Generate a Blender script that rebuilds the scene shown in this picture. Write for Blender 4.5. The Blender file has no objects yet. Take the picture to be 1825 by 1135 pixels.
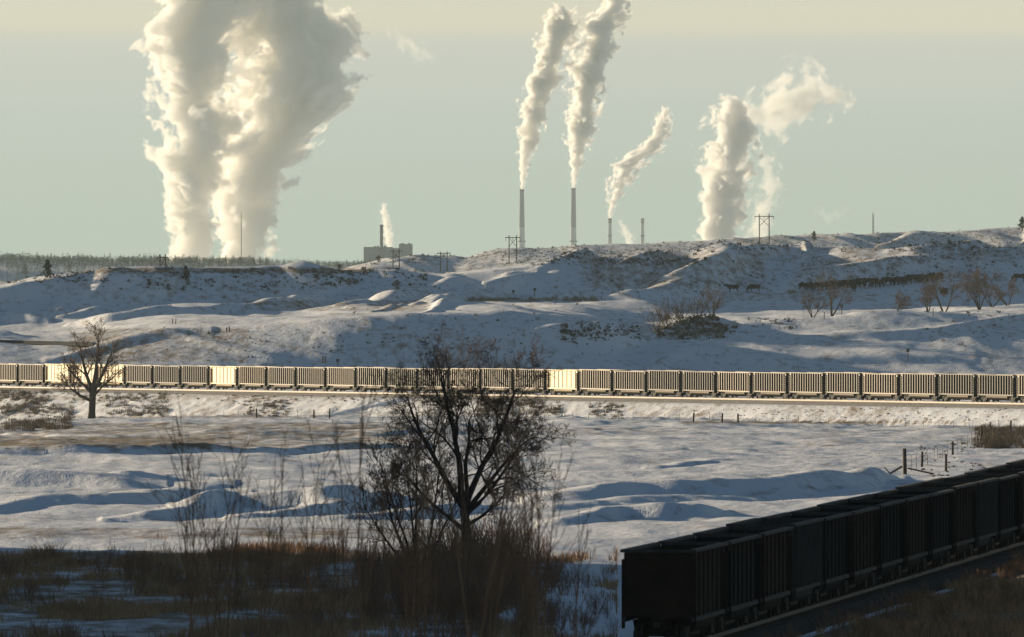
import bpy, bmesh, math, random
import numpy as np
from mathutils import Vector, Matrix

scene = bpy.context.scene
col = scene.collection
R = math.radians
random.seed(7)
rng = np.random.default_rng(7)

# ------------------------------------------------------------------ camera
# long telephoto: 1 px of an 1825 px wide frame = 1/F rad; eye level falls on row 439
F = 24309.0
CX, EY, CAMZ = 912.5, 439.0, 16.8
cam_d = bpy.data.cameras.new('camera')
cam = bpy.data.objects.new('camera', cam_d)
col.objects.link(cam)
scene.camera = cam
cam.location = (0, 0, CAMZ)
cam.rotation_euler = (R(90), 0, 0)
cam_d.sensor_fit = 'HORIZONTAL'
cam_d.sensor_width = 36.0
cam_d.lens = 36.0 * F / 1825.0
cam_d.shift_y = (EY - 567.5) / 1825.0
cam_d.clip_start = 0.5
cam_d.clip_end = 120000
cam_d.dof.use_dof = True
cam_d.dof.focus_distance = 2600
cam_d.dof.aperture_fstop = 9.0

# ------------------------------------------------------------------ sun, sky, exposure
BETA = R(47)      # sun stands to the left and this far behind the picture plane
ELEV = R(6.5)
SX, SY = -math.cos(BETA), math.sin(BETA)
sun_vec = Vector((SX * math.cos(ELEV), SY * math.cos(ELEV), math.sin(ELEV)))
sun_d = bpy.data.lights.new('sun', 'SUN')
sun_d.energy = 5.0
sun_d.angle = R(0.53)
sun_d.color = (1.0, 0.82, 0.57)
sun = bpy.data.objects.new('sun', sun_d)
col.objects.link(sun)
sun.rotation_euler = sun_vec.to_track_quat('Z', 'Y').to_euler()

world = bpy.data.worlds.new('World')
scene.world = world
world.use_nodes = True
wn, wl = world.node_tree.nodes, world.node_tree.links
wn.clear()
w_out = wn.new('ShaderNodeOutputWorld')
w_bg = wn.new('ShaderNodeBackground')
sky = wn.new('ShaderNodeTexSky')
sky.sky_type = 'NISHITA'
sky.sun_disc = False
sky.sun_elevation = ELEV
sky.sun_rotation = math.atan2(SX, SY)
sky.altitude = 900
sky.air_density = 1.0
sky.dust_density = 0.6
sky.ozone_density = 2.0
SKY_STRENGTH = 0.05
w_bg.inputs['Strength'].default_value = SKY_STRENGTH
# a low veil of thin high cloud lies along the whole horizon: colour by elevation
tc = wn.new('ShaderNodeTexCoord')
sep = wn.new('ShaderNodeSeparateXYZ')
wl.new(tc.outputs['Generated'], sep.inputs[0])
nz = wn.new('ShaderNodeTexNoise')
nz.inputs['Scale'].default_value = 4.0
nz.inputs['Detail'].default_value = 3.0
mpw = wn.new('ShaderNodeMapping')
mpw.inputs['Scale'].default_value = (1.0, 1.0, 30.0)
wl.new(tc.outputs['Generated'], mpw.inputs[0])
wl.new(mpw.outputs[0], nz.inputs['Vector'])
ma = wn.new('ShaderNodeMath'); ma.operation = 'MULTIPLY_ADD'
wl.new(nz.outputs['Fac'], ma.inputs[0]); ma.inputs[1].default_value = 0.005; ma.inputs[2].default_value = -0.0025
mb = wn.new('ShaderNodeMath'); mb.operation = 'ADD'
wl.new(sep.outputs['Z'], mb.inputs[0]); wl.new(ma.outputs[0], mb.inputs[1])
mr = wn.new('ShaderNodeMapRange')
mr.inputs['From Min'].default_value = 0.0
mr.inputs['From Max'].default_value = 0.0225
wl.new(mb.outputs[0], mr.inputs['Value'])
ramp = wn.new('ShaderNodeValToRGB')
def lin(c): return tuple(((v / 255) / 12.92 if v / 255 < 0.04045 else ((v / 255 + 0.055) / 1.055) ** 2.4) for v in c)
VEIL = 1.17        # brightness of the veil relative to display white at this exposure
stops = [(0.0, (175, 190, 176)), (0.25, (178, 191, 180)), (0.45, (187, 195, 188)), (0.60, (198, 199, 191)),
         (0.66, (206, 203, 190)), (0.72, (224, 214, 184)), (0.82, (218, 211, 188)), (1.0, (204, 207, 198))]
while len(ramp.color_ramp.elements) < len(stops): ramp.color_ramp.elements.new(0.5)
for e, (p, c) in zip(ramp.color_ramp.elements, stops):
    e.position = p; e.color = lin(c) + (1,)
wl.new(mr.outputs[0], ramp.inputs['Fac'])
vm = wn.new('ShaderNodeVectorMath'); vm.operation = 'SCALE'
wl.new(ramp.outputs['Color'], vm.inputs[0])
EXPOSURE = 0.9
vm.inputs['Scale'].default_value = VEIL / SKY_STRENGTH / 2 ** EXPOSURE
mfac = wn.new('ShaderNodeMapRange'); mfac.interpolation_type = 'SMOOTHSTEP'
mfac.inputs['From Min'].default_value = 0.02; mfac.inputs['From Max'].default_value = 0.12
mfac.inputs['To Min'].default_value = 1.0; mfac.inputs['To Max'].default_value = 0.0
wl.new(sep.outputs['Z'], mfac.inputs['Value'])
wmix = wn.new('ShaderNodeMix'); wmix.data_type = 'RGBA'
wl.new(mfac.outputs[0], wmix.inputs['Factor'])
wl.new(sky.outputs[0], wmix.inputs['A'])
wl.new(vm.outputs[0], wmix.inputs['B'])
wl.new(wmix.outputs['Result'], w_bg.inputs['Color'])
wl.new(w_bg.outputs[0], w_out.inputs['Surface'])

scene.view_settings.view_transform = 'Standard'
scene.view_settings.look = 'None'
scene.view_settings.exposure = EXPOSURE
scene.view_settings.gamma = 1.0
scene.view_settings.use_curve_mapping = False
scene.render.engine = 'CYCLES'
scene.cycles.max_bounces = 15
scene.cycles.volume_bounces = 13
scene.cycles.diffuse_bounces = 3
scene.cycles.glossy_bounces = 2
scene.cycles.use_denoising = True
scene.cycles.use_adaptive_sampling = False

# ------------------------------------------------------------------ helpers
def mesh_np(name, V, faces_idx, n, smooth=False):
    """V (N,3), faces_idx (M,n) int"""
    V = np.asarray(V, dtype=np.float32); Fi = np.asarray(faces_idx, dtype=np.int32)
    me = bpy.data.meshes.new(name)
    me.vertices.add(len(V)); me.vertices.foreach_set('co', V.ravel())
    me.loops.add(Fi.size); me.loops.foreach_set('vertex_index', Fi.ravel())
    me.polygons.add(len(Fi))
    me.polygons.foreach_set('loop_start', np.arange(0, Fi.size, n, dtype=np.int32))
    me.polygons.foreach_set('loop_total', np.full(len(Fi), n, dtype=np.int32))
    if smooth: me.polygons.foreach_set('use_smooth', np.ones(len(Fi), dtype=bool))
    me.update(calc_edges=True)
    return me

class MB:
    """collects plain shapes into one mesh"""
    def __init__(s): s.v = []; s.f = []
    def add(s, vs, fs):
        b = len(s.v); s.v.extend(tuple(v) for v in vs); s.f.extend(tuple(i + b for i in f) for f in fs); return s
    def box(s, x0, x1, y0, y1, z0, z1):
        return s.add([(x0, y0, z0), (x1, y0, z0), (x1, y1, z0), (x0, y1, z0), (x0, y0, z1), (x1, y0, z1), (x1, y1, z1), (x0, y1, z1)],
                     [(0, 3, 2, 1), (4, 5, 6, 7), (0, 1, 5, 4), (1, 2, 6, 5), (2, 3, 7, 6), (3, 0, 4, 7)])
    def tube(s, a, b, r0, r1=None, n=6, cap=True):
        r1 = r0 if r1 is None else r1
        a = Vector(a); b = Vector(b); d = (b - a)
        if d.length < 1e-6: return s
        d.normalize(); u = d.orthogonal().normalized(); w = d.cross(u)
        vs = [a + (u * math.cos(t) + w * math.sin(t)) * r0 for t in [2 * math.pi * i / n for i in range(n)]]
        vs += [b + (u * math.cos(t) + w * math.sin(t)) * r1 for t in [2 * math.pi * i / n for i in range(n)]]
        fs = [(i, (i + 1) % n, n + (i + 1) % n, n + i) for i in range(n)]
        if cap: fs += [tuple(range(n - 1, -1, -1)), tuple(range(n, 2 * n))]
        return s.add(vs, fs)
    def build(s, name, mat, parent=None, smooth=False):
        me = bpy.data.meshes.new(name); me.from_pydata(s.v, [], s.f); me.update()
        if smooth: me.polygons.foreach_set('use_smooth', np.ones(len(me.polygons), dtype=bool))
        return put(name, me, mat, parent)

def put(name, me, mat=None, parent=None, loc=None, rotz=0.0, scale=None):
    if mat is not None and len(me.materials) == 0: me.materials.append(mat)
    o = bpy.data.objects.new(name, me); col.objects.link(o)
    if parent is not None: o.parent = parent
    if loc is not None: o.location = loc
    if rotz: o.rotation_euler = (0, 0, rotz)
    if scale: o.scale = (scale,) * 3 if not hasattr(scale, '__len__') else scale
    return o
def empty(name, loc, rotz=0.0):
    o = bpy.data.objects.new(name, None); col.objects.link(o)
    o.location = loc; o.rotation_euler = (0, 0, rotz); o.empty_display_size = 0.5
    return o
def tag(o, label=None, cat=None, group=None, kind=None):
    if label: o['label'] = label
    if cat: o['category'] = cat
    if group: o['group'] = group
    if kind: o['kind'] = kind
    return o
def copy_tree(o, parent=None):
    c = o.copy(); col.objects.link(c)
    if parent is not None: c.parent = parent
    for ch in list(o.children): copy_tree(ch, c)
    return c
ORD = ['first', 'second', 'third', 'fourth', 'fifth', 'sixth', 'seventh', 'eighth', 'ninth', 'tenth', 'eleventh', 'twelfth', 'thirteenth',
       'fourteenth', 'fifteenth', 'sixteenth', 'seventeenth', 'eighteenth', 'nineteenth', 'twentieth', 'twenty-first', 'twenty-second',
       'twenty-third', 'twenty-fourth', 'twenty-fifth', 'twenty-sixth', 'twenty-seventh', 'twenty-eighth', 'twenty-ninth', 'thirtieth',
       'thirty-first', 'thirty-second', 'thirty-third', 'thirty-fourth']

# ---- materials
def new_mat(name):
    m = bpy.data.materials.new(name); m.use_nodes = True
    nt = m.node_tree; b = nt.nodes['Principled BSDF']
    return m, nt, b
def simple_mat(name, c, rough=0.8, metal=0.0, var=0.25, scale=3.0, c2=None, bump=0.0):
    m, nt, b = new_mat(name)
    t = nt.nodes.new('ShaderNodeTexCoord'); n = nt.nodes.new('ShaderNodeTexNoise')
    n.inputs['Scale'].default_value = scale; n.inputs['Detail'].default_value = 5
    nt.links.new(t.outputs['Object'], n.inputs['Vector'])
    mx = nt.nodes.new('ShaderNodeMix'); mx.data_type = 'RGBA'
    cA = tuple(max(0, v * (1 - var)) for v in c); cB = c2 if c2 else tuple(min(1, v * (1 + var)) for v in c)
    mx.inputs['A'].default_value = cA + (1,); mx.inputs['B'].default_value = cB + (1,)
    rp = nt.nodes.new('ShaderNodeMapRange'); rp.inputs['From Min'].default_value = 0.3; rp.inputs['From Max'].default_value = 0.7
    nt.links.new(n.outputs['Fac'], rp.inputs['Value']); nt.links.new(rp.outputs[0], mx.inputs['Factor'])
    nt.links.new(mx.outputs['Result'], b.inputs['Base Color'])
    b.inputs['Roughness'].default_value = rough; b.inputs['Metallic'].default_value = metal; b.inputs['Specular IOR Level'].default_value = 0.12
    if bump:
        bp = nt.nodes.new('ShaderNodeBump'); bp.inputs['Strength'].default_value = bump
        nt.links.new(n.outputs['Fac'], bp.inputs['Height']); nt.links.new(bp.outputs[0], b.inputs['Normal'])
    return m

# ------------------------------------------------------------------ terrain
# far rail line (straight) and near rail line (straight), in metres
FT0 = (-94.8, 2525.0); FTd = (0.3305, -0.9438); FTz0, FTgrade = -9.06, 2.51 / 518.0
NT0 = (6.2, 585.0); NTd = (0.1090, 0.99404)
def far_track_D(px):
    k = (px - CX) / F
    s = (k * FT0[1] - FT0[0]) / (FTd[0] - k * FTd[1])
    return FT0[1] + s * FTd[1]
def far_track_s(X, Y): return (X - FT0[0]) * FTd[0] + (Y - FT0[1]) * FTd[1]
def zy(y, D): return CAMZ - (y - EY) * D / F

def vnoise(x, y, seed=0):
    xi = np.floor(x).astype(np.int64); yi = np.floor(y).astype(np.int64)
    fx = x - xi; fy = y - yi
    fx = fx * fx * fx * (fx * (fx * 6 - 15) + 10); fy = fy * fy * fy * (fy * (fy * 6 - 15) + 10)
    def h(a, b):
        n = (a * 374761393 + b * 668265263 + seed * 974711) & 0x7fffffff
        n = ((n ^ (n >> 13)) * 1274126177) & 0x7fffffff
        return ((n ^ (n >> 16)) & 0xffff) / 32768.0 - 1.0
    a, b, c, d = h(xi, yi), h(xi + 1, yi), h(xi, yi + 1), h(xi + 1, yi + 1)
    return (a * (1 - fx) + b * fx) * (1 - fy) + (c * (1 - fx) + d * fx) * fy
def fbm(x, y, octv=4, seed=0):
    s = 0; a = 1.0
    for i in range(octv):
        s = s + a * vnoise(x * 2 ** i, y * 2 ** i, seed + i); a *= 0.5
    return s

inner = np.arange(-150, 1981, 5.0)
outer = 5.0 * 1.16 ** np.arange(0, 49)
left = inner[0] - np.cumsum(outer); right = inner[-1] + np.cumsum(outer)
PX = np.concatenate([left[::-1], inner, right])
rows = np.concatenate([np.array([2, 8, 20, 40, 70, 110, 160, 220, 290, 360, 430, 490, 530.]), np.arange(560, 800, 2.0), np.arange(800, 1900, 3.0),
                       np.arange(1900, 2560, 2.0), np.arange(2560, 2960, 2.5), np.arange(2960, 3300, 2.5), np.arange(3300, 4960, 40), np.arange(4960, 5260, 5),
                       np.arange(5260, 8800, 120), np.arange(8800, 9160, 10), np.array([9200, 9400, 9800, 10500, 12000, 14000, 17000, 20000, 24000, 28000, 34000.])])
NR, NC = len(rows), len(PX)

def curve(pts, x):
    p = np.array(pts, dtype=float)
    return np.interp(np.clip(x, -150, 1975), p[:, 0], p[:, 1])
px = np.clip(PX, -150, 1975)
D_tr = np.array([far_track_D(p) for p in px])
Y_toe = curve([(0, 760), (120, 750), (450, 744), (600, 746), (1000, 746), (1400, 755), (1825, 770)], px)
Y_H2 = curve([(0, 600), (60, 606), (130, 604), (200, 592), (300, 582), (400, 580), (500, 573), (600, 562), (700, 555), (800, 553), (900, 553), (1000, 556), (1050, 566),
              (1100, 584), (1150, 598), (1200, 584), (1260, 570), (1300, 570), (1400, 566), (1500, 560), (1600, 555), (1700, 550), (1825, 545)], px)
S_H2 = curve([(0, .03), (90, .04), (150, .07), (300, .085), (400, .10), (480, .22), (560, .32), (700, .36), (1000, .34), (1090, .30), (1160, .13), (1300, .11), (1500, .12), (1700, .13), (1825, .13)], px)
Y_3F = curve([(0, 592), (100, 588), (200, 574), (300, 566), (400, 566), (500, 562), (600, 553), (700, 547), (800, 545), (900, 545), (1000, 550), (1060, 556), (1100, 566), (1150, 566), (1250, 562),
              (1400, 560), (1600, 556), (1825, 548)], px)
Y_3M = curve([(0, 558), (100, 552), (200, 552), (300, 545), (400, 540), (500, 536), (600, 534), (700, 537), (800, 536), (870, 528), (960, 531), (1060, 538), (1140, 533), (1250, 522), (1350, 521),
              (1450, 519), (1550, 510), (1680, 500), (1825, 500)], px)
S_3M = curve([(0, .06), (200, .07), (400, .09), (600, .11), (800, .15), (1000, .15), (1200, .06), (1400, .03), (1825, .03)], px)
Y_J = curve([(0, 503), (50, 492), (100, 486), (150, 484), (250, 481), (350, 478), (480, 477), (560, 478), (620, 478), (680, 480), (740, 483), (800, 488), (860, 480), (920, 473), (980, 466), (1040, 459),
             (1100, 455), (1180, 450), (1240, 446), (1320, 444), (1420, 442), (1500, 440), (1600, 446), (1700, 444), (1825, 440)], px)
S_J = curve([(0, .36), (200, .34), (330, .32), (480, .30), (600, .29), (750, .28), (900, .28), (1100, .27), (1250, .27), (1350, .28), (1420, .26), (1600, .32), (1825, .32)], px)
Y_K = curve([(500, 500), (600, 484), (640, 471), (690, 460), (740, 455), (830, 456), (870, 446), (905, 442), (1000, 441), (1060, 436), (1150, 434), (1220, 430), (1300, 425), (1400, 420), (1500, 417),
             (1600, 414), (1700, 411), (1825, 405)], px)
Y_F = curve([(-150, 462), (0, 463), (100, 467), (250, 468), (400, 469), (500, 470), (600, 473), (700, 474), (1000, 470), (1900, 470)], px)

GU = np.arange(0, 9400, 2.0)
def step_to(D1, z1, y2, s): return (CAMZ - z1 + s * D1) / (s + (y2 - EY) / F)
Zb = np.zeros((len(GU), NC))
def smc(a, w=13):
    k = np.hanning(2 * w + 3)[1:-1]; k /= k.sum()
    return np.convolve(np.pad(a, w, mode='edge'), k, mode='valid')
ZRAIL = FTz0 + FTgrade * (FT0[1] - D_tr) / 0.9438
D_f = np.full(NC, 2600.0); Z_f = np.full(NC, -7.6)
A2 = smc(curve([(0, 2705), (350, 2672), (600, 2645), (1000, 2650), (1090, 2662), (1200, 2705), (1400, 2730), (1825, 2745)], px)); AZ2 = zy(smc(Y_H2, 4), A2)
A3 = smc(curve([(0, 2900), (1100, 2900), (1250, 2995), (1825, 3020)], px)); AZ3 = zy(smc(Y_3F, 4), A3)
A4 = 2985.0 + 0.045 * px; AZ4 = zy(smc(Y_3M, 4), A4)
A5 = A4 + smc(curve([(0, 26), (250, 30), (500, 42), (800, 52), (1000, 64), (1250, 72), (1345, 74), (1385, 106), (1630, 36), (1680, 40), (1825, 48)], px), 6); AZ5 = zy(smc(Y_J, 4), A5)
AZ6 = np.minimum(zy(Y_J + 1, 5000.0), zy(Y_K + 14, 5000.0))
A7 = smc(5000.0 + np.clip((zy(Y_K, 5100.0) - AZ6) / 0.10, 50, 180)); AZ7 = zy(Y_K, A7)
for c in range(NC):
    n = []
    n += [(0, 15.2), (40, 14.2), (110, 12.3), (250, 8.2), (400, 3.4), (500, -0.5), (560, -1.25), (600, -1.3), (800, -0.7), (840, -0.45)]
    dt = D_tr[c]; toeD = dt - 48
    ztoe = zy(Y_toe[c], toeD)
    for t in (0.2, 0.4, 0.6, 0.8): n.append((840 + (toeD - 840) * t, -0.35 + (ztoe + 0.35) * (0.35 * t + 0.65 * t ** 2)))
    n.append((toeD, ztoe)); n.append((dt - 5, ztoe + 0.5)); n.append((dt + 26, ZRAIL[c] - 1.0))
    n.append((D_f[c], Z_f[c])); n.append((A2[c], AZ2[c])); n.append((A2[c] + 20, AZ2[c] - 0.8)); n.append((A3[c], AZ3[c])); n.append((A4[c], AZ4[c]))
    n.append((A5[c], AZ5[c])); n.append((A5[c] + 60, AZ5[c] - 1.0)); n.append((4300, AZ6[c] - 3)); n.append((5000, AZ6[c])); n.append((A7[c], AZ7[c])); n.append((A7[c] + 120, AZ7[c] - 2))
    n.append((6500, -60)); n.append((8700, -25)); n.append((8860, zy(Y_F[c] + 18, 8860))); n.append((9060, zy(Y_F[c], 9060))); n.append((9300, zy(Y_F[c], 9060) - 3)); n.append((9400, -10))
    n = np.array(n); Zb[:, c] = np.interp(GU, n[:, 0], n[:, 1])
# round the breaks of slope along depth, a little across
def smooth_D(Z, w):
    k = np.hanning(2 * w + 3)[1:-1]; k /= k.sum()
    P = np.pad(Z, ((w, w), (0, 0)), mode='edge')
    out = np.zeros_like(Z)
    for i, kk in enumerate(k): out += kk * P[i:i + Z.shape[0]]
    return out
Zb = smooth_D(Zb, 5)
k3 = np.hanning(9)[1:-1]; k3 /= k3.sum()
Pz = np.pad(Zb, ((0, 0), (3, 3)), mode='edge'); Zb = sum(kk * Pz[:, i:i + NC] for i, kk in enumerate(k3))

Yproj0 = EY - (Zb - CAMZ) * F / np.maximum(GU[:, None], 1.0)
vis0 = np.minimum.accumulate(np.where(GU[:, None] >= 560, Yproj0, 1e9), axis=0)

# banks and spurs: crest line in picture coordinates (x, y, height in px), near width m, far width m
BANKS = [
    # snow field
    ([(-60, 812, 14), (120, 806, 18), (300, 803, 20), (480, 798, 18), (660, 794, 14), (760, 792, 2)], 8, 90),
    ([(-60, 770, 5), (80, 772, 8), (250, 776, 5), (330, 778, 1)], 8, 60),
    ([(-60, 852, 30), (60, 851, 32), (140, 855, 26), (230, 866, 14), (300, 872, 2)], 7, 60),
    ([(120, 858, 3), (200, 856, 12), (260, 852, 16), (300, 857, 2)], 6, 50),
    ([(-60, 905, 12), (40, 893, 12), (120, 886, 18), (200, 882, 22), (280, 880, 18), (330, 876, 5), (420, 868, 2)], 6, 45),
    ([(180, 925, 6), (260, 910, 20), (330, 898, 22), (380, 888, 16), (450, 882, 4)], 6, 40),
    ([(300, 905, 3), (400, 888, 18), (480, 880, 30), (560, 876, 36), (640, 880, 22), (700, 884, 4)], 6, 40),
    ([(400, 925, 4), (500, 908, 16), (600, 893, 18), (680, 893, 8)], 6, 36),
    ([(560, 928, 2), (660, 915, 16), (760, 903, 18), (850, 897, 8)], 6, 36),
    ([(930, 893, 4), (1020, 876, 26), (1130, 867, 30), (1250, 862, 36), (1380, 858, 36), (1500, 852, 32), (1580, 848, 24), (1615, 846, 1)], 7, 45),
    ([(960, 905, 2), (1060, 893, 9), (1180, 888, 10), (1330, 884, 10), (1450, 884, 2)], 5, 30),
    ([(960, 935, 3), (1040, 918, 18), (1100, 905, 28), (1180, 902, 34), (1260, 906, 26), (1300, 915, 4)], 6, 30),
    ([(1000, 800, 2), (1090, 796, 5), (1160, 797, 4), (1220, 800, 1)], 5, 30),
    ([(1150, 832, 1), (1210, 824, 8), (1260, 822, 6), (1320, 824, 1)], 5, 25),
    ([(640, 776, 2), (760, 770, 5), (900, 768, 5), (1060, 770, 2)], 6, 50),
    # first slopes behind the train
    ([(80, 648, 2), (140, 625, 8), (210, 604, 12), (300, 586, 10), (380, 590, 2)], 14, 20),
    ([(280, 592, 1), (330, 600, 4), (400, 616, 6), (470, 633, 6), (540, 655, 2)], 8, 10),
    ([(560, 604, 1), (640, 596, 4), (720, 594, 4), (800, 600, 1)], 10, 14),
    ([(880, 612, 1), (930, 600, 10), (1000, 586, 20), (1060, 582, 26), (1100, 590, 24), (1135, 606, 8), (1150, 612, 1)], 10, 14),
    ([(740, 556, 1), (780, 548, 4), (800, 542, 5), (815, 542, 3), (830, 550, 1)], 6, 8),
    ([(1150, 660, 1), (1180, 640, 12), (1225, 620, 22), (1290, 622, 18), (1360, 640, 10), (1450, 655, 1)], 22, 20),
    ([(1130, 610, 1), (1180, 585, 12), (1240, 566, 18), (1290, 568, 16), (1330, 580, 8), (1370, 590, 1)], 8, 14),
    ([(1400, 600, 1), (1500, 592, 8), (1600, 590, 10), (1680, 584, 8), (1760, 565, 14), (1840, 556, 14)], 14, 16),
    ([(1400, 640, 1), (1500, 632, 8), (1580, 632, 10), (1660, 636, 6), (1740, 640, 1)], 16, 30),
    # left hill spurs
    ([(-40, 520, 4), (20, 509, 8), (100, 497, 6), (160, 489, 2)], 8, 14),
    ([(60, 556, 2), (110, 543, 9), (160, 526, 11), (210, 507, 10), (250, 496, 4)], 7, 9),
    ([(100, 562, 2), (170, 545, 8), (230, 526, 9), (290, 508, 8), (330, 498, 2)], 6, 8),
    ([(-40, 556, 8), (30, 552, 12), (60, 556, 14), (90, 566, 3)], 9, 18),
    ([(120, 572, 2), (180, 563, 8), (250, 553, 10), (330, 547, 9), (420, 543, 8), (480, 538, 9), (530, 525, 10), (580, 508, 9), (620, 492, 3)], 8, 12),
    ([(620, 550, .5), (660, 546, 2), (720, 540, 2), (770, 538, 1)], 7, 14),
    ([(600, 545, 2), (660, 536, 6), (720, 522, 8), (780, 512, 7), (840, 498, 4)], 7, 9),
    ([(660, 555, 2), (740, 540, 5), (820, 522, 7), (900, 505, 8), (960, 492, 3)], 7, 9),
    # middle spurs
    ([(860, 516, 2), (940, 500, 9), (1000, 486, 11), (1050, 470, 10), (1080, 462, 3)], 7, 9),
    ([(900, 492, 2), (960, 481, 7), (1010, 471, 8), (1060, 459, 4)], 6, 8),
    ([(930, 528, 2), (1000, 518, 8), (1060, 508, 9), (1110, 495, 11), (1160, 480, 11), (1210, 466, 5)], 7, 9),
    ([(1050, 502, 2), (1090, 488, 8), (1140, 472, 9), (1200, 460, 4)], 6, 8),
    ([(1040, 536, 2), (1110, 528, 8), (1170, 515, 12), (1230, 498, 14), (1280, 478, 14), (1330, 460, 6)], 8, 10),
    ([(1160, 520, 2), (1220, 505, 6), (1300, 480, 8), (1340, 470, 2)], 6, 8),
    # right spur over the herd
    ([(1370, 524, 1), (1410, 510, 6), (1460, 492, 10), (1520, 478, 11), (1590, 466, 10), (1640, 462, 6), (1720, 464, 3), (1800, 474, 1)], 12, 16),
    ([(1580, 446, 1), (1660, 440, 8), (1740, 432, 8), (1840, 430, 6)], 8, 12),
    ([(1560, 440, 2), (1600, 431, 7), (1640, 420, 7), (1660, 416, 1)], 8, 10),
    ([(1300, 446, 2), (1360, 440, 6), (1440, 436, 7), (1520, 434, 2)], 8, 12),
]
Zg = Zb.copy()
for pts, wn_, wf_ in BANKS:
    p = np.array(pts, float)
    hill = p[:, 1].min() < 545
    if p[0, 1] > 750: p[:, 2] *= .88
    elif hill: p[:, 2] *= 2.0
    cs = np.nonzero((PX >= p[0, 0]) & (PX <= p[-1, 0]))[0]
    if len(cs) < 4: continue
    yc = np.interp(PX[cs], p[:, 0], p[:, 1]); hc = np.interp(PX[cs], p[:, 0], p[:, 2])
    kk = np.hanning(min(15, len(cs) // 2 * 2 - 1) + 2)[1:-1]; kk /= kk.sum(); m = len(kk) // 2
    sm = lambda a: np.convolve(np.pad(a, m, mode='edge'), kk, mode='valid')
    yc = sm(yc); hc = sm(hc)
    Dc = np.zeros(len(cs))
    for j, c in enumerate(cs):
        v = vis0[:, c]; t = yc[j] + hc[j] * 0.8
        i = max(1, int(np.argmax(v <= t))); f_ = (v[i - 1] - t) / max(1e-6, v[i - 1] - v[i]); Dc[j] = GU[i - 1] + 2.0 * np.clip(f_, 0, 1)
    Dc = sm(sm(Dc))
    dX = 5.0 / F * Dc; q = np.abs(np.gradient(Dc) / dX); stretch = np.sqrt(1 + np.minimum(q, 12) ** 2)
    for j, c in enumerate(cs):
        hm = hc[j] * Dc[j] / F
        a = max(wn_ * 0.6, hm * 3.0 * stretch[j]); b = max(wf_, hm * (7.0 if hill else 4.0) * stretch[j])
        lo = max(0, int((Dc[j] - a) / 2)); hi = int((Dc[j] + b) / 2) + 1
        d = GU[lo:hi] - Dc[j]
        t = np.where(d < 0, 1 + d / a, 1 - d / b).clip(0, 1)
        Zg[lo:hi, c] += hm * t * t * (3 - 2 * t)
GX = (PX[None, :] - CX) / F * GU[:, None]
GD = np.broadcast_to(GU[:, None], GX.shape)
# finer relief: hummocks in the field, gullies running down the slopes
inm = ((PX > -400) & (PX < 2200))[None, :]
wf = np.interp(GU, [560, 700, 820, 1900, 2400, 2700, 3300, 4800, 5100, 5300, 8000], [.10, .14, .22, .30, .18, .20, .20, .3, .45, .5, .5])[:, None]
Zg += wf * fbm(GX / 9.0 + GD / 60.0, GD / 26.0, 4, 3) * 0.8
Zg += np.interp(GU, [600, 830, 1000, 2000, 2600, 3200], [.03, .06, .10, .14, .06, .05])[:, None] * fbm(GX / 3.2 + GD / 40.0, GD / 11.0, 3, 41)
Zg += np.interp(GU, [2580, 2680, 2800, 3000, 3060, 3150], [0, .5, 1.2, 1.0, .7, 0])[:, None] * fbm(GX / 24.0 + GD / 130.0, GD / 75.0, 3, 71)
hillw = np.interp(GU, [2300, 2600, 3300, 4900, 5000, 5300, 5600], [0, .18, .24, 0, .55, .55, 0])[:, None]
ridg = 1 - np.abs(vnoise((GX + GD * 0.22) / 9.0, GD / 70.0, 31)) * 2
Zg += hillw * ridg * 0.8
Zg += np.interp(GU, [800, 1000, 1900, 2100], [0, .35, .5, 0])[:, None] * fbm(GX / 30.0, GD / 60.0, 3, 9)

def shade_bluff(X, D):
    """unseen, added off to the left to shade the foreground: a bluff stands between the low sun and the creek bottom"""
    cb_, sb_ = -SX, SY
    q = D * cb_ + X * sb_; p = -X * cb_ + D * sb_ - (14.5 + 1.07 * q)
    def ss(a, b, v):
        t = np.clip((v - a) / (b - a), 0, 1); return t * t * (3 - 2 * t)
    n = 6 * fbm(X / 60.0, D / 60.0, 3, 5)
    return (34 + n) * ss(60, 130, q) * (1 - ss(490, 540, q + n)) * ss(50, 130, p) * (1 - ss(230, 340, p))

ZR = np.zeros((NR, NC))
for c in range(NC): ZR[:, c] = np.interp(rows, GU, Zg[:, c])
far = rows > 9380
ZR[far, :] = np.interp(rows[far], [9380, 9800, 12000, 34000], [-10, -60, -95, -100])[:, None]
XR = (PX[None, :] - CX) / F * rows[:, None]; DR = np.broadcast_to(rows[:, None], XR.shape).copy()
ZR += shade_bluff(XR, DR)  # raise the added out-of-view landform that casts the foreground shade
# hillside either side of the frame keeps rolling
ZR += np.clip((np.abs(PX - CX) - 1100) / 3000, 0, 1)[None, :] * fbm(XR / 90.0, DR / 120.0, 3, 17) * np.interp(rows, [500, 900, 3000, 5000], [.2, 1.2, 4, 8])[:, None]
# rail beds
def bed(Z, X, D, T0, Td, zfun, half, side, slope, smin=-1e9, smax=1e9):
    s = (X - T0[0]) * Td[0] + (D - T0[1]) * Td[1]
    d = (X - T0[0]) * Td[1] - (D - T0[1]) * Td[0]      # + to the right of travel
    zr = zfun(s); a = np.abs(d - side)
    top = zr - np.maximum(0, a - half) * slope
    w = np.clip(1 - (a - half) / 4.0, 0, 1); w = w * w * (3 - 2 * w)
    Zn = np.where(Z > top, Z + (zr - Z) * w, np.maximum(Z, top))
    return np.where((s > smin) & (s < smax), Zn, Z)
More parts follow.
